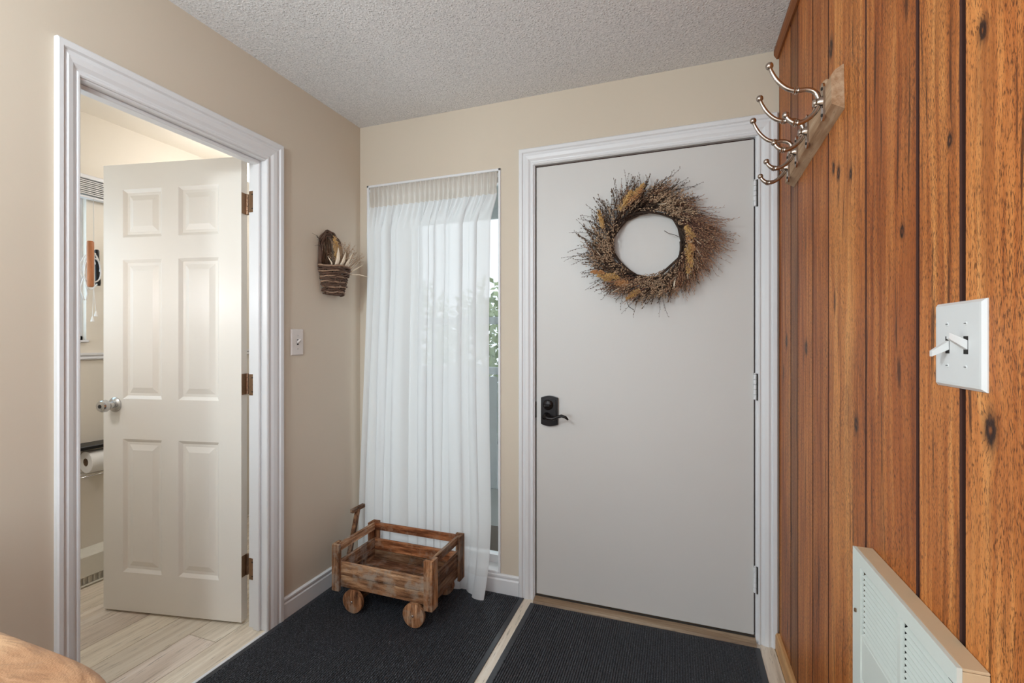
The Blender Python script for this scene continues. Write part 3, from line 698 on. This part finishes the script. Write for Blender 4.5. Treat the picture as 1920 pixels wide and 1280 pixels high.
for k in range(4):
    d = (iy1 - iy0 - .03)/4; y0 = iy0 + .015 + k*d
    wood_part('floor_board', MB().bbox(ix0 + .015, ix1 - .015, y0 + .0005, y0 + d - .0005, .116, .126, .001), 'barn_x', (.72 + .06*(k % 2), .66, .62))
for yy in (1.745, 1.945):
    pass
for xx in (-1.363, -1.052):
    wood_part('axle', MB().bbox(xx - .012, xx + .012, 1.728, 1.955, .046, .113, .002), 'barn_y', (.6, .55, .5))
    for yy, sgn in ((1.706, -1), (1.975, 1)):
        wm = MB().lathe([(0, .048), (.0015, .051), (.018, .051), (.0195, .048)], (xx, yy - .00975, .0622), (0, 1, 0), 36)
        wh = wood_part('wheel', wm, 'barn_z', (1.08, .92, .78))
        for p_ in wh.data.polygons: p_.use_smooth = len(p_.vertices) == 4
        wh.data.set_sharp_from_angle(angle=R(35))
        MB().lathe([(0, .005), (.003, .005), (.005, .002)], (xx, yy + sgn*.0096, .0622), (0, sgn, 0), 12).build('axle_bolt', M['chrome'], wh)
b0, b1 = Vector((-1.500, 1.832, .138)), Vector((-1.552, 1.977, .354))
dirv = (b1 - b0).normalized(); rot = dirv.to_track_quat('Z', 'X').to_matrix().to_4x4(); mm = Matrix.Translation(b0) @ rot
hd = wood_part('pull_handle', MB().bbox(-.012, .012, -.010, .010, -.01, (b1-b0).length, .0015, mm), 'barn_z', (.7, .62, .56))
wood_part('grip', MB().bbox(b1.x - .010, b1.x + .010, b1.y - .048, b1.y + .048, b1.z - .004, b1.z + .015, .002), 'barn_y', (.85, .82, .8), hd)
wood_part('hitch_block', MB().bbox(-1.512, -1.4712, 1.808, 1.852, .118, .146, .002), 'barn_y', (.6, .54, .5), hd)

# ------------------------------------------------------------------ WREATH on the entry door
WC = Vector((-.124, YB - .022, 1.640))
wrt = empty('dried_wreath', WC, 'round wreath of dried grasses, twigs and golden millet on the grey door', 'wreath')
rw = random.Random(11)
def ringP(a, r, d=0): return WC + Vector((math.cos(a)*r, -d, math.sin(a)*r))     # a: 0 right, pi/2 up
mb = MB()
for s_ in range(9):
    ph = rw.uniform(0, 6.28); q = rw.uniform(2, 4); rr_ = rw.uniform(.145, .185); dd = rw.uniform(-.012, .016)
    mb.tube([ringP(2*PI*k/48, rr_ + .012*math.sin(q*2*PI*k/48 + ph), dd + .008*math.cos(3*2*PI*k/48 + ph)) for k in range(49)], .0055, 6)
mb.build('vine_ring', M['twig'], wrt, smooth=True)
def sprig_dir(a, out_, fwd):
    rad = Vector((math.cos(a), 0, math.sin(a))); tan = Vector((math.sin(a), 0, -math.cos(a)))     # clockwise
    return (tan*(1-out_) + rad*out_ + Vector((0, -fwd, 0))).normalized(), rad
def sprig(mb_stem, mb_seed, a, r0, L, out_, fwd, d0, nseed, sl, sr, curl=.25, stem=.0011, spread=.006):
    d, rad = sprig_dir(a, out_, fwd); p = ringP(a, r0, d0); pts = [p.copy()]
    side = Vector((rw.uniform(-1, 1), rw.uniform(-.5, .3), rw.uniform(-1, 1)))*curl
    N = 6
    for k in range(N):
        d = (d + side/N + rad*.04).normalized(); p = p + d*L/N
        if p.y > YB - .004: p.y = YB - .004
        pts.append(p.copy())
    mb_stem.tube(pts, [stem*(1 - .6*k/N) for k in range(N+1)], 3)
    for k in range(nseed):
        t_ = .35 + .65*k/max(1, nseed-1); i = min(N-1, int(t_*N)); fr = t_*N - i
        q = pts[i].lerp(pts[i+1], fr); dd = (pts[i+1]-pts[i]).normalized()
        o_ = Vector((rw.uniform(-1, 1), rw.uniform(-1, .6), rw.uniform(-1, 1)))
        qq = q + o_*spread
        if qq.y > YB - .004: qq.y = YB - .004
        mb_seed.seed(qq, dd + o_*.6, sl*rw.uniform(.7, 1.3), sr*rw.uniform(.7, 1.3))
# dark background twigs all the way round
tw = MB(); sd = MB()
for k in range(420):
    a = rw.uniform(0, 2*PI); lf = .5 + .5*math.cos(a - R(160))
    sprig(tw, sd, a, rw.uniform(.135, .200), rw.uniform(.05, .115) + .03*lf, rw.uniform(.10, .38) + .20*lf, rw.uniform(-.05, .22), rw.uniform(-.006, .03), 10, .011, .0024, .5, .0017, .006)
tw.build('dark_twigs', M['twig'], wrt, kind='stuff'); sd.build('brown_seed_heads', M['greytwig'], wrt, kind='stuff')
# pale seed sprays
tw = MB(); sd = MB()
for a0, n_ in ((78, 34), (60, 34), (42, 22), (195, 24), (182, 20), (168, 10), (300, 34), (285, 28), (272, 10), (330, 8), (345, 8), (10, 6), (140, 8), (215, 14), (110, 8), (232, 8), (255, 8)):
    for k in range(n_):
        sprig(tw, sd, R(a0) + rw.gauss(0, .16), rw.uniform(.134, .210), rw.uniform(.035, .085), rw.uniform(-.05, .55), rw.uniform(.05, .40), rw.uniform(.012, .045), 10, .0095, .0025, .9, .0012, .007)
tw.build('pale_stems', M['greytwig'], wrt, kind='stuff'); sd.build('pale_seeds', M['paleseed'], wrt, kind='stuff')
# long fine purple-brown plumes (right and bottom)
tw = MB(); sd = MB()
for a0, n_, L_ in ((34, 70, .17), (22, 70, .18), (5, 60, .15), (-18, 56, .13), (-35, 44, .12), (250, 44, .11), (270, 34, .11), (60, 26, .12), (90, 22, .11), (200, 18, .10), (125, 20, .10)):
    for k in range(n_):
        sprig(tw, sd, R(a0) + rw.gauss(0, .10), rw.uniform(.15, .210), L_*rw.uniform(.65, 1.15), rw.uniform(.08, .36), rw.uniform(-.05, .28), rw.uniform(.0, .04), 8, .013, .0013, .3, .0010, .004)
tw.build('fine_grass_stems', M['plume'], wrt, kind='stuff'); sd.build('fine_grass_seeds', M['plumetip'], wrt, kind='stuff')
# wayward long twigs
tw = MB(); sd = MB()
for a0, r0, L, o_ in ((112, .22, .11, .75), (104, .21, .10, .8), (97, .22, .09, .7), (120, .2, .12, .85), (90, .22, .12, .45), (70, .22, .12, .5), (62, .23, .11, .55), (80, .22, .13, .5),
                      (150, .21, .12, .7), (160, .21, .13, .72), (170, .21, .14, .75), (178, .22, .14, .8), (186, .22, .15, .85), (192, .22, .13, .9), (140, .21, .10, .7), (205, .2, .12, .95),
                      (260, .2, .12, .8), (245, .19, .11, .85), (285, .2, .12, .8), (300, .22, .08, .4), (20, .22, .14, .3), (35, .22, .12, .35), (217, .2, .12, .95), (228, .2, .11, .95)):
    for q in range(2): sprig(tw, sd, R(a0 + rw.uniform(-3, 3)), r0, L*rw.uniform(.8, 1.1), o_, .02, .01, 7, .008, .0016, .6, .0013, .004)
tw.build('stray_twigs', M['twig'], wrt, kind='stuff'); sd.build('stray_seed_tips', M['greytwig'], wrt, kind='stuff')
# curls that stand clear of the ring
MB().tube([ringP(R(8), .13, .012), ringP(R(14), .115, .012), ringP(R(22), .095, .012), ringP(R(35), .085, .012)], .0012, 4).build('curled_tendril', M['twig'], wrt)
MB().tube([ringP(R(308), .21, .012), ringP(R(312), .235, .012), ringP(R(314), .25, .012), ringP(R(307), .275, .012)], .0013, 4).build('curled_tendril', M['twig'], wrt)
MB().tube([ringP(R(247), .21, .012), ringP(R(249), .25, .012), ringP(R(254), .28, .012), ringP(R(259), .29, .012)], .0012, 4).build('curled_tendril', M['twig'], wrt)
MB().tube([ringP(R(112), .135, .012), ringP(R(103), .128, .012), ringP(R(88), .128, .014)], .0018, 4).build('curled_tendril', M['twig'], wrt)
# golden millet heads
for a0, r0, L, out_, rad_ in ((158, .200, .075, .35, .010), (128, .185, .090, .18, .014), (116, .19, .085, .15, .015), (108, .205, .070, .25, .013), (20, .165, .060, .05, .012), (8, .165, .075, .05, .013), (-6, .168, .080, .05, .015),
                              (-22, .190, .070, .10, .015), (-14, .182, .06, .06, .012), (233, .190, .060, .12, .015), (246, .190, .055, .15, .014), (226, .215, .060, .18, .012), (262, .205, .060, .40, .0115), (215, .215, .055, .45, .010)):
    a = R(a0); d, rdv = sprig_dir(a, out_, .12); p = ringP(a, r0, .036); hd_ = MB()
    prof = [(0, .2), (.12, .75), (.35, 1), (.7, .9), (.9, .55), (1, .1)]
    hd_.tube([p + d*L*s_ + rdv*.01*s_*s_ for s_, _ in prof], [rad_*.35*q for _, q in prof], 8)
    for k in range(240):
        s_ = rw.random(); rr_ = rad_*(1.1 - .75*abs(s_ - .4)*1.3)*rw.uniform(.35, 1.3)
        o_ = Vector((rw.gauss(0, 1), rw.gauss(0, 1), rw.gauss(0, 1))).normalized()
        o_ = (o_ - d*o_.dot(d)).normalized()
        hd_.seed(p + d*L*s_ + rdv*.01*s_*s_ + o_*rr_*.85, d + o_*.8, .0105, .0017)
    hd_.build('golden_millet_head', M['gold2'] if a0 in (116, 246, 8, -14, 215) else M['gold'], wrt)
# pale husk leaves
for a0, r0, L, out_ in ((5, .185, .05, .25), (-8, .195, .055, .3), (-28, .2, .05, .2), (-36, .205, .05, .3), (75, .165, .05, .0), (62, .165, .05, -.1), (195, .2, .05, .2), (140, .195, .04, .5), (240, .215, .05, .6), (-52, .19, .05, .4)):
    d, rdv = sprig_dir(R(a0), out_, .25); p = ringP(R(a0), r0, .032)
    MB().tube([p, p + d*L*.3, p + d*L*.7 + rdv*.004, p + d*L + rdv*.012], [.0012, .0045, .004, .0006], 6, flat=.35).build('husk_leaf', M['husk'], wrt, smooth=True)

# ------------------------------------------------------------------ WALL BASKET on the left wall
bk = empty('wall_basket', (XL, 1.868, 1.455), 'dark woven vine wall basket of dried husks and grasses on the left wall', 'basket')
rb = random.Random(21)
BY = 1.868; z_b, z_r = 1.452, 1.585
def dring(hw_, dp, z, n=22):
    """open D: flat against the wall, bulging to +X"""
    return [(XL + .006 + dp*math.sin(PI*k/n), BY - hw_*math.cos(PI*k/n), z) for k in range(n+1)]
mb = MB(); mb2 = MB()
nr = 17
for i in range(nr):
    t_ = i/(nr-1); hw_ = .058 + .032*t_ + rb.uniform(-.003, .003); dp = .060 + .030*t_ + rb.uniform(-.003, .003); z = z_b + (z_r - z_b)*t_
    pts = [(x_ + .0025*math.sin(k*1.5 + i*PI), y_, z_ + .0025*math.sin(k*.6 + i*1.7) + .0016*rb.uniform(-1, 1)) for k, (x_, y_, z_) in enumerate(dring(hw_, dp, z))]
    (mb2 if i % 3 == 1 else mb).tube(pts, [rb.uniform(.0034, .0052) for _ in pts], 6)
mb.build('woven_body', M['vine'], bk, smooth=True)
mb2.build('pale_woven_strands', M['palevine'], bk, smooth=True)
mb = MB()
for k in range(1, 9):
    s_ = k/9
    b_ = dring(.056, .056, z_b - .004)[int(s_*22)]; t_ = dring(.088, .086, z_r + .006)[int(s_*22)]
    mb.tube([b_, t_], .004, 6)
mb.build('upright_stakes', M['vine'], bk, smooth=True)
mb = MB()
bot = dring(.058, .060, z_b - .003); mb.add(bot + [(p_[0], p_[1], z_b + .004) for p_ in bot], [tuple(range(len(bot))), tuple(range(len(bot), 2*len(bot)))] + [(i, (i+1) % len(bot), len(bot) + (i+1) % len(bot), len(bot) + i) for i in range(len(bot))])
mb.build('base', M['vine'], bk)
mb = MB()
for q in range(6):
    pts = []
    for k in range(25):
        a = PI*k/24; hw_ = .086 - .004*q*.5; pts.append((XL + .006 + .005*(q % 3) + .003*math.sin(k + q), BY - .012*math.sin(a) - hw_*math.cos(a)*(1 - .04*math.sin(a)), z_r - .01 + (.190 - .005*q)*math.sin(a)**.62 + .003*math.sin(k*1.3 + q*2)))
    mb.tube(pts, .0042, 6)
mb.build('back_hoop', M['vine'], bk, smooth=True)
mb = MB()
for q in range(30):
    y = BY - .080 + rb.uniform(0, .125); hmax = .175*math.sqrt(max(.05, 1 - ((y - BY)/.088)**2))
    mb.tube([(XL + .006, y, z_r - .03), (XL + .008 + rb.uniform(0, .004), y + rb.uniform(-.012, .012), z_r + hmax*.5), (XL + .006, y + rb.uniform(-.02, .02), z_r + hmax*rb.uniform(.75, .98))], .0034, 5)
mb.build('back_weave', M['greytwig'], bk, smooth=True)
# fillings
def filler(name, mat, base, tip, r, flat=.4):
    b_, t_ = Vector(base), Vector(tip); mid = (b_ + t_)/2 + Vector((.012, rb.uniform(-.006, .006), .006))
    MB().tube([b_, b_.lerp(mid, .6), mid, mid.lerp(t_, .5), t_], [r*.6, r, r, r*.7, r*.12], 7, flat=flat).build(name, M[mat], bk, smooth=True)
for (y0, y1, z1, x1, r) in ((-.030, -.052, .085, .095, .010), (-.012, -.012, .070, .105, .011), (.020, .032, .070, .110, .010), (.034, .020, .050, .1, .006), (.038, .072, .075, .085, .005), (.050, .128, .030, .10, .007), (.050, .115, -.038, .145, .007), (.045, .138, .065, .085, .0055), (.045, .11, .09, .08, .005), (-.05, -.085, .04, .06, .0035), (.03, .05, .1, .07, .004)):
    filler('husk_leaf', 'husk', (XL + .05, BY + y0, z_r - .03), (XL + x1, BY + y1, z_r + z1), r)
for (y1, z1) in ((-.030, .145), (-.018, .12), (.0, .10)):
    p0 = Vector((XL + .045, BY - .005, z_r)); p1 = Vector((XL + .055, BY + y1, z_r + z1)); h_ = MB(); h_.tube([p0, p1], .0022, 5)
    for k in range(60):
        q = p0.lerp(p1, .3 + .7*rb.random()); o_ = Vector((rb.gauss(0, 1), rb.gauss(0, 1), rb.gauss(0, .5))).normalized()
        h_.seed(q + o_*.008, (p1-p0).normalized() + o_*.6, .010, .0026)
    h_.build('golden_grass_head', M['gold'], bk)
tw = MB(); sd = MB()
for k in range(70):
    p = Vector((XL + .05, BY + rb.uniform(-.05, .06), z_r - .01)); tip = Vector((XL + rb.uniform(.03, .11), BY + rb.gauss(.045, .05), z_r + rb.uniform(.04, .135)))
    tip.y = min(tip.y, YB - .05)
    m_ = p.lerp(tip, .5) + Vector((.01, 0, .012)); tw.tube([p, m_, tip], [.0012, .001, .0005], 3)
    for q in range(6): sd.seed(p.lerp(tip, .6 + .4*q/5) + Vector((rb.uniform(-.006, .006), rb.uniform(-.006, .006), rb.uniform(-.006, .006))), (tip-p), .007, .0018)
tw.build('dried_stems', M['paleseed'], bk, kind='stuff'); sd.build('dried_seeds', M['paleseed'], bk, kind='stuff')
tw = MB()
for k in range(12):
    p = Vector((XL + .012, BY - .08, z_r + .10 + rb.uniform(-.02, .02))); tip = p + Vector((rb.uniform(0, .03), rb.uniform(-.06, -.01), rb.uniform(-.01, .04)))
    tw.tube([p, p.lerp(tip, .5) + Vector((.004, 0, .006)), tip], [.0011, .001, .0005], 3)
tw.build('wispy_twigs', M['twig'], bk, kind='stuff')

# ------------------------------------------------------------------ HOOK RACK on the pine wall
rk = empty('coat_rack', (XR, 1.57, 1.83), 'driftwood board with curved metal coat hooks on the pine wall', 'coat rack')
tilt = Matrix.Translation((0, 1.326, 1.84)) @ Matrix.Rotation(R(-3.2), 4, 'X') @ Matrix.Translation((0, -1.326, -1.84))
poly = [(XR - .0002, 1.784), (XR - .0002, 1.896), (XR - .019, 1.884), (XR - .027, 1.872), (XR - .027, 1.800)]
MB().prism([(a, b) for a, b in poly], 'y', 1.326, 1.845, tilt).build('rack_board', M['rack'], rk)
kb = MB()   # worn knob on top edge of the board
kb.ball((XR - .013, 1.43, 1.893), .018, 12, 8, (.6, 1.5, .9)); kb.build('board_burr', M['rack'], rk, smooth=True)
XBF = XR - .027
for i, (hy, hz) in enumerate(((1.385, 1.834), (1.540, 1.824), (1.668, 1.815), (1.782, 1.806))):
    hk = MB()
    pl = [(-.012, -.030), (-.007, -.044), (0, -.049), (.007, -.044), (.012, -.030), (.009, -.010), (.013, .006), (.009, .022), (.012, .034), (.007, .044), (0, .049), (-.007, .044), (-.012, .034), (-.009, .022), (-.013, .006), (-.009, -.010)]
    hk.prism([(hy + a, hz + b) for a, b in pl], 'x', XBF, XBF - .005)
    hk.lathe([(0, .014), (.006, .013), (.012, .009), (.016, .011), (.020, .008)], (XBF - .005, hy, hz), (-1, 0, 0), 16)
    plate = hk.build('hook_plate', M['nickel'], rk, smooth=40)
    for dz in (-.034, .034): MB().lathe([(0, .0045), (.002, .0035)], (XBF - .005, hy, hz + dz), (-1, 0, 0), 10).build('hook_screw', M['slot'], plate)
    def arm(pts, rads, ball, br, collar=None):
        a = MB(); P = [Vector((XBF - d_, hy, hz + z_)) for d_, z_ in pts]
        # smooth the path (Catmull-Rom)
        Q = []; rr2 = []
        for k in range(len(P)-1):
            p0, p1, p2, p3 = P[max(k-1, 0)], P[k], P[k+1], P[min(k+2, len(P)-1)]
            for s_ in range(5):
                t_ = s_/5; Q.append(.5*((2*p1) + (-p0+p2)*t_ + (2*p0-5*p1+4*p2-p3)*t_*t_ + (-p0+3*p1-3*p2+p3)*t_**3)); rr2.append(rads[k] + (rads[k+1]-rads[k])*t_)
        Q.append(P[-1]); rr2.append(rads[-1])
        a.tube(Q, rr2, 10)
        o = a.build('hook_prong', M['nickel'], plate, smooth=True)
        bq = MB().ball(P[-1], br, 14, 10); bq.build('ball_tip', M['nickel'], rk, smooth=True)
        if collar:
            j = collar; dv = (P[j+1]-P[j-1]).normalized()
            MB().lathe([(-.007, .0055), (-.005, .0085), (-.002, .0075), (0, .010), (.002, .0075), (.005, .0085), (.007, .0055)], P[j], dv, 14).build('prong_collar', M['nickel'], rk, smooth=40)
    if i < 3:
        arm([(.010, .004), (.018, .026), (.036, .038), (.062, .040), (.084, .050), (.104, .072), (.118, .098), (.124, .116)], [.0065, .0062, .006, .006, .0058, .0055, .005, .0045], (.12, .11), .0098, 3)
    arm([(.010, -.004), (.022, -.026), (.044, -.042), (.064, -.044), (.078, -.034), (.086, -.020)], [.0065, .006, .0062, .0075, .006, .005], None, .0088, 3)

# ------------------------------------------------------------------ SWITCHES
def toggle_plate(name, label, place, w_, h_, mat, gangs, states):
    """place(u, d, z): u along wall, d out of the wall"""
    e = empty(name, place(0, 0, 0), label, 'light switch')
    mb = MB(); rings = [(0, 0), (0, .0015), (.004, .0058), (.008, .0062)]
    vv = []
    for ins, d in rings:
        for (u, z) in ((-w_/2+ins, -h_/2+ins), (w_/2-ins, -h_/2+ins), (w_/2-ins, h_/2-ins), (-w_/2+ins, h_/2-ins)): vv.append(place(u, d, z))
    ff = [(4*k+q, 4*k+(q+1) % 4, 4*(k+1)+(q+1) % 4, 4*(k+1)+q) for k in range(3) for q in range(4)] + [(12, 13, 14, 15), (3, 2, 1, 0)]
    mb.add(vv, ff); mb.build('wall_plate', mat, e)
    for g, st in zip(gangs, states):
        def bx(u0, u1, d0, d1, z0, z1):
            q = MB(); P = [place(u, d, z) for z in (z0, z1) for (u, d) in ((u0, d0), (u1, d0), (u1, d1), (u0, d1))]
            return q.add(P, [(0,3,2,1),(4,5,6,7),(0,1,5,4),(1,2,6,5),(2,3,7,6),(3,0,4,7)])
        bx(g-.0052, g+.0052, .0058, .0066, -.0125, .0125).build('toggle_slot', M['slot'], e)
        q = MB(); s_ = 1 if st else -1
        P = []
        for d, zc, hw2, hh2 in ((.006, 0, .0048, .0065), (.026, s_*.013, .0036, .0042)):
            for (u, z) in ((-hw2, -hh2), (hw2, -hh2), (hw2, hh2), (-hw2, hh2)): P.append(place(g+u, d, zc+z))
        q.add(P, [(0,1,2,3),(7,6,5,4),(0,1,5,4),(1,2,6,5),(2,3,7,6),(3,0,4,7)]); q.build('toggle', mat, e)
        for z in (-.0302, .0302):
            c_ = Vector(place(g, .0060, z)); dd = Vector(place(g, 1, z)) - Vector(place(g, 0, z))
            sc_ = MB().lathe([(0, .0034), (.0010, .0030), (.0014, .0015)], c_, dd, 12).build('plate_screw', mat, e, smooth=40)
            bx(g-.0025, g+.0025, .0068, .0076, z-.0005, z+.0005).build('screw_slot', M['slot'], sc_)
    return e
toggle_plate('light_switch', 'white double toggle light switch plate on the pine board wall', lambda u, d, z: (XR - d, .8335 - u, 1.2172 + z), .121, .1235, M['plate'], (-.023, .023), (0, 1))
toggle_plate('light_switch', 'grey white single toggle switch plate beside the bathroom door casing', lambda u, d, z: (XL + d, 1.653 + u, 1.2155 + z), .073, .120, M['ivory'], (0,), (1,))

# ------------------------------------------------------------------ WALL VENT (return grille in a shallow box)
vt = empty('wall_vent', (XR, .96, .40), 'pale louvred air vent grille in a tan box on the pine wall', 'vent')
VX, VY0, VY1, VZ0, VZ1 = .344, .768, 1.151, .395, .795
mb = MB()
mb.bbox(VX + .006, XR - .0003, VY0, VY1, VZ1 - .004, VZ1, .001); mb.bbox(VX + .006, XR - .0003, VY0, VY1, VZ0, VZ0 + .004, .001)
mb.bbox(VX + .006, XR - .0003, VY0, VY0 + .004, VZ0 + .0045, VZ1 - .0045, .001); mb.bbox(VX + .006, XR - .0003, VY1 - .004, VY1, VZ0 + .0045, VZ1 - .0045, .001)
mb.build('vent_box', M['ventbox'], vt)
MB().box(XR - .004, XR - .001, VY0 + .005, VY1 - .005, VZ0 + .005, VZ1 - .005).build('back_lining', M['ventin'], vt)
# front frame: strips round two louvre openings
C1, C2 = (.942, 1.108), (.785, .931); OZ0, OZ1 = .425, .769
mb = MB()
for (a, b, c_, d_) in ((VY0, C2[0], VZ0, VZ1), (C2[1], C1[0], OZ0, OZ1), (C1[1], VY1, VZ0, VZ1), (C2[0], C1[1], OZ1, VZ1), (C2[0], C1[1], VZ0, OZ0)):
    mb.box(VX, VX + .006, a, b, c_, d_)
mb.build('face_frame', M['vent'], vt)
sl_me = {}
for ci, (a, b) in enumerate((C1, C2)):
    z = OZ1 - .006
    while z > OZ0 + .004:
        if not (ci == 0 and .548 < z < .637):
            if ci not in sl_me:
                m_ = MB().prism([(0, 0), (.0012, .0008), (.0135, .0088), (.0125, .0096), (-.0004, .0012)], 'y', a + .0005, b - .009)
                sl_me[ci] = m_.mesh('louvre_slat', M['vent'])
            o = bpy.data.objects.new('louvre_slat', sl_me[ci]); COL.objects.link(o); o.location = (VX + .001, 0, z - .008); put(o, vt)
        z -= .0105
MB().bbox(VX + .002, VX + .006, C1[0] + .001, C1[1] - .0006, .548, .637, .0008).build('damper_plate', M['vent'], vt)
MB().bbox(VX - .004, VX + .0005, 1.128, 1.132, .668, .676, .001).build('frame_screw', M['hinge'], vt)
MB().bbox(VX - .0003, VX + .0004, VY0, C2[0] + .002, OZ1 - .0005, OZ1 + .0003, .0001).build('mitre_line', M['slot'], vt)

# ------------------------------------------------------------------ LEATHER ARMCHAIR (only its back corner shows)
ac = empty('leather_armchair', (-1.15, 0, 0), 'tan leather armchair, top corner of its back showing by the bathroom doorway', 'armchair')
def pillow(x0, x1, y0, y1, z0, z1, e=.35, puff=.0):
    def sp(v, p_): return math.copysign(abs(v)**p_, v)
    cx, cy, cz = (x0+x1)/2, (y0+y1)/2, (z0+z1)/2; hx, hy, hz = (x1-x0)/2, (y1-y0)/2, (z1-z0)/2
    def P(u, v):
        a = u*2*PI; b = (v - .5)*PI
        return (cx + hx*sp(math.cos(b), e)*sp(math.cos(a), e), cy + hy*sp(math.cos(b), e)*sp(math.sin(a), e), cz + hz*sp(math.sin(b), e))
    return MB().grid(P, 56, 32)
pillow(-1.60, -.668, .14, .40, .30, .80, .15).build('backrest', M['leather'], ac, smooth=True)
pillow(-1.45, -.88, -.42, .20, .25, .47, .35).build('seat_cushion', M['leather'], ac, smooth=True)
for (a, b) in ((-1.605, -1.43), (-.90, -.725)): pillow(a, b, -.45, .30, .10, .62, .4).build('armrest', M['leather'], ac, smooth=True)
MB().bbox(-1.56, -.77, -.40, .34, .09, .28, .02).build('seat_base', M['leather'], ac)
for xx in (-1.52, -.81):
    for yy in (-.36, .30): MB().lathe([(0, .016), (.09, .024)], (xx, yy, 0.001), (0, 0, 1), 14).build('leg', M['groove'], ac)
MB().tube([(-.666 + .001*math.sin(k), .30, .44 + .026*k) for k in range(12)], .004, 6).build('piping', M['seam'], ac, smooth=True)

# ------------------------------------------------------------------ LAMPS (out of view)
def lamp(name, x_, y_, label, power, color, r=.09):
    e = empty(name, (x_, y_, ZC), label, 'lamp')
    MB().lathe([(0, .07), (.018, .07), (.026, .03), (.06, .028)], (x_, y_, ZC - .0005), (0, 0, -1), 28).build('lamp_base', M['chrome'], e, smooth=40)
    MB().ball((x_, y_, ZC - .06 - r*.9), r, 24, 16).build('lamp_glass', M['lampglass'], e, smooth=True)
    l = bpy.data.lights.new(name + '_light', 'POINT'); l.shadow_soft_size = r; l.energy = power; l.color = color
    o = bpy.data.objects.new(name + '_light', l); COL.objects.link(o); o.location = (x_, y_, ZC - .06 - r*3.1)
lamp('ceiling_lamp', -1.05, -.35, 'round globe ceiling lamp in the living area behind the entry', 52, (.82, .935, 1))
e = empty('wall_lamp', (-2.25, .60, 1.5), 'unseen round wall lamp added to light the bathroom door', 'lamp')  # unseen lamp, added to light the open bathroom door evenly
MB().lathe([(0, .05), (.012, .05), (.02, .02), (.05, .018)], (-2.25, .60, 1.5), (0, 1, 0), 24).build('lamp_base', M['chrome'], e, smooth=40)
MB().ball((-2.25, .69, 1.5), .045, 20, 12).build('lamp_glass', M['lampglass'], e, smooth=True)
l = bpy.data.lights.new('wall_lamp_light', 'POINT'); l.shadow_soft_size = .06; l.energy = 6.2; l.color = (.97, .97, 1)
o = bpy.data.objects.new('wall_lamp_light', l); COL.objects.link(o); o.location = (-2.25, .80, 1.45)
lamp('ceiling_lamp', -2.35, 2.05, 'unseen globe ceiling lamp added deep inside the bathroom', 9.5, (.98, .98, 1))  # unseen lamp, added to brighten bathroom walls and ceiling behind the door

# ------------------------------------------------------------------ OUTSIDE the entry window
struct('ground_outside', MB().box(-7, 5, YB + .14, 12, -.12, -.02), M['concrete'])
rf = struct('roof_porch', MB().box(-6, 3, YB + .14, 3.75, 2.36, 2.42).box(-6, 3, 3.70, 3.75, 2.28, 2.36), M['outwood'])
rl = empty('porch_railing', (-1.4, 3.6, 0), 'pale porch railing seen through the gap beside the curtain', 'railing')
MB().bbox(-4, 1.5, 3.57, 3.64, 1.36, 1.42, .006).build('top_rail', M['outwood'], rl)
MB().bbox(-4, 1.5, 3.57, 3.64, .94, 1.0, .006).build('middle_rail', M['outwood'], rl)
me = MB().bbox(-.075, .075, 3.60, 3.62, 0, .94, .003).mesh('panel_board', M['outwood'])
for k in range(34):
    o = bpy.data.objects.new('panel_board', me); COL.objects.link(o); o.location = (-3.9 + k*.16, 0, -.02); put(o, rl)
for k in range(5): MB().bbox(-3.9 + k*1.3, -3.82 + k*1.3, 3.57, 3.66, -.02, 1.42, .006).build('post', M['outwood'], rl)
rs = random.Random(9)
for (cx, cy, cz, rx, rz, lb) in ((-2.0, 5.2, .95, .9, 1.05, 'bushy green shrub directly beyond the porch railing'), (-4.3, 6.4, 1.1, 1.1, 1.3, 'taller green shrub further left beyond the porch railing')):
    e = empty('garden_shrub', (cx, cy, 0), lb, 'shrub', 'shrubs outside the entry window')
    mb = MB()
    for k in range(2600):
        d = Vector((rs.gauss(0, 1), rs.gauss(0, 1), rs.gauss(0, 1))).normalized(); q = Vector((cx, cy, cz)) + Vector((d.x*rx, d.y*rx, d.z*rz))*rs.uniform(.55, 1.0)
        if q.z < .05: continue
        a = Vector((rs.gauss(0, 1), rs.gauss(0, 1), rs.gauss(0, 1))).normalized()*.055; b = a.orthogonal().normalized()*.028
        mb.add([q - a, q + b, q + a, q - b], [(0, 1, 2, 3)])
    mb.build('foliage', M['leaf'], e, kind='stuff', fix=False)
    MB().tube([(cx, cy, -.02), (cx + .03, cy, .5), (cx, cy, cz)], [.05, .04, .02], 8).build('stem', M['twig'], e)
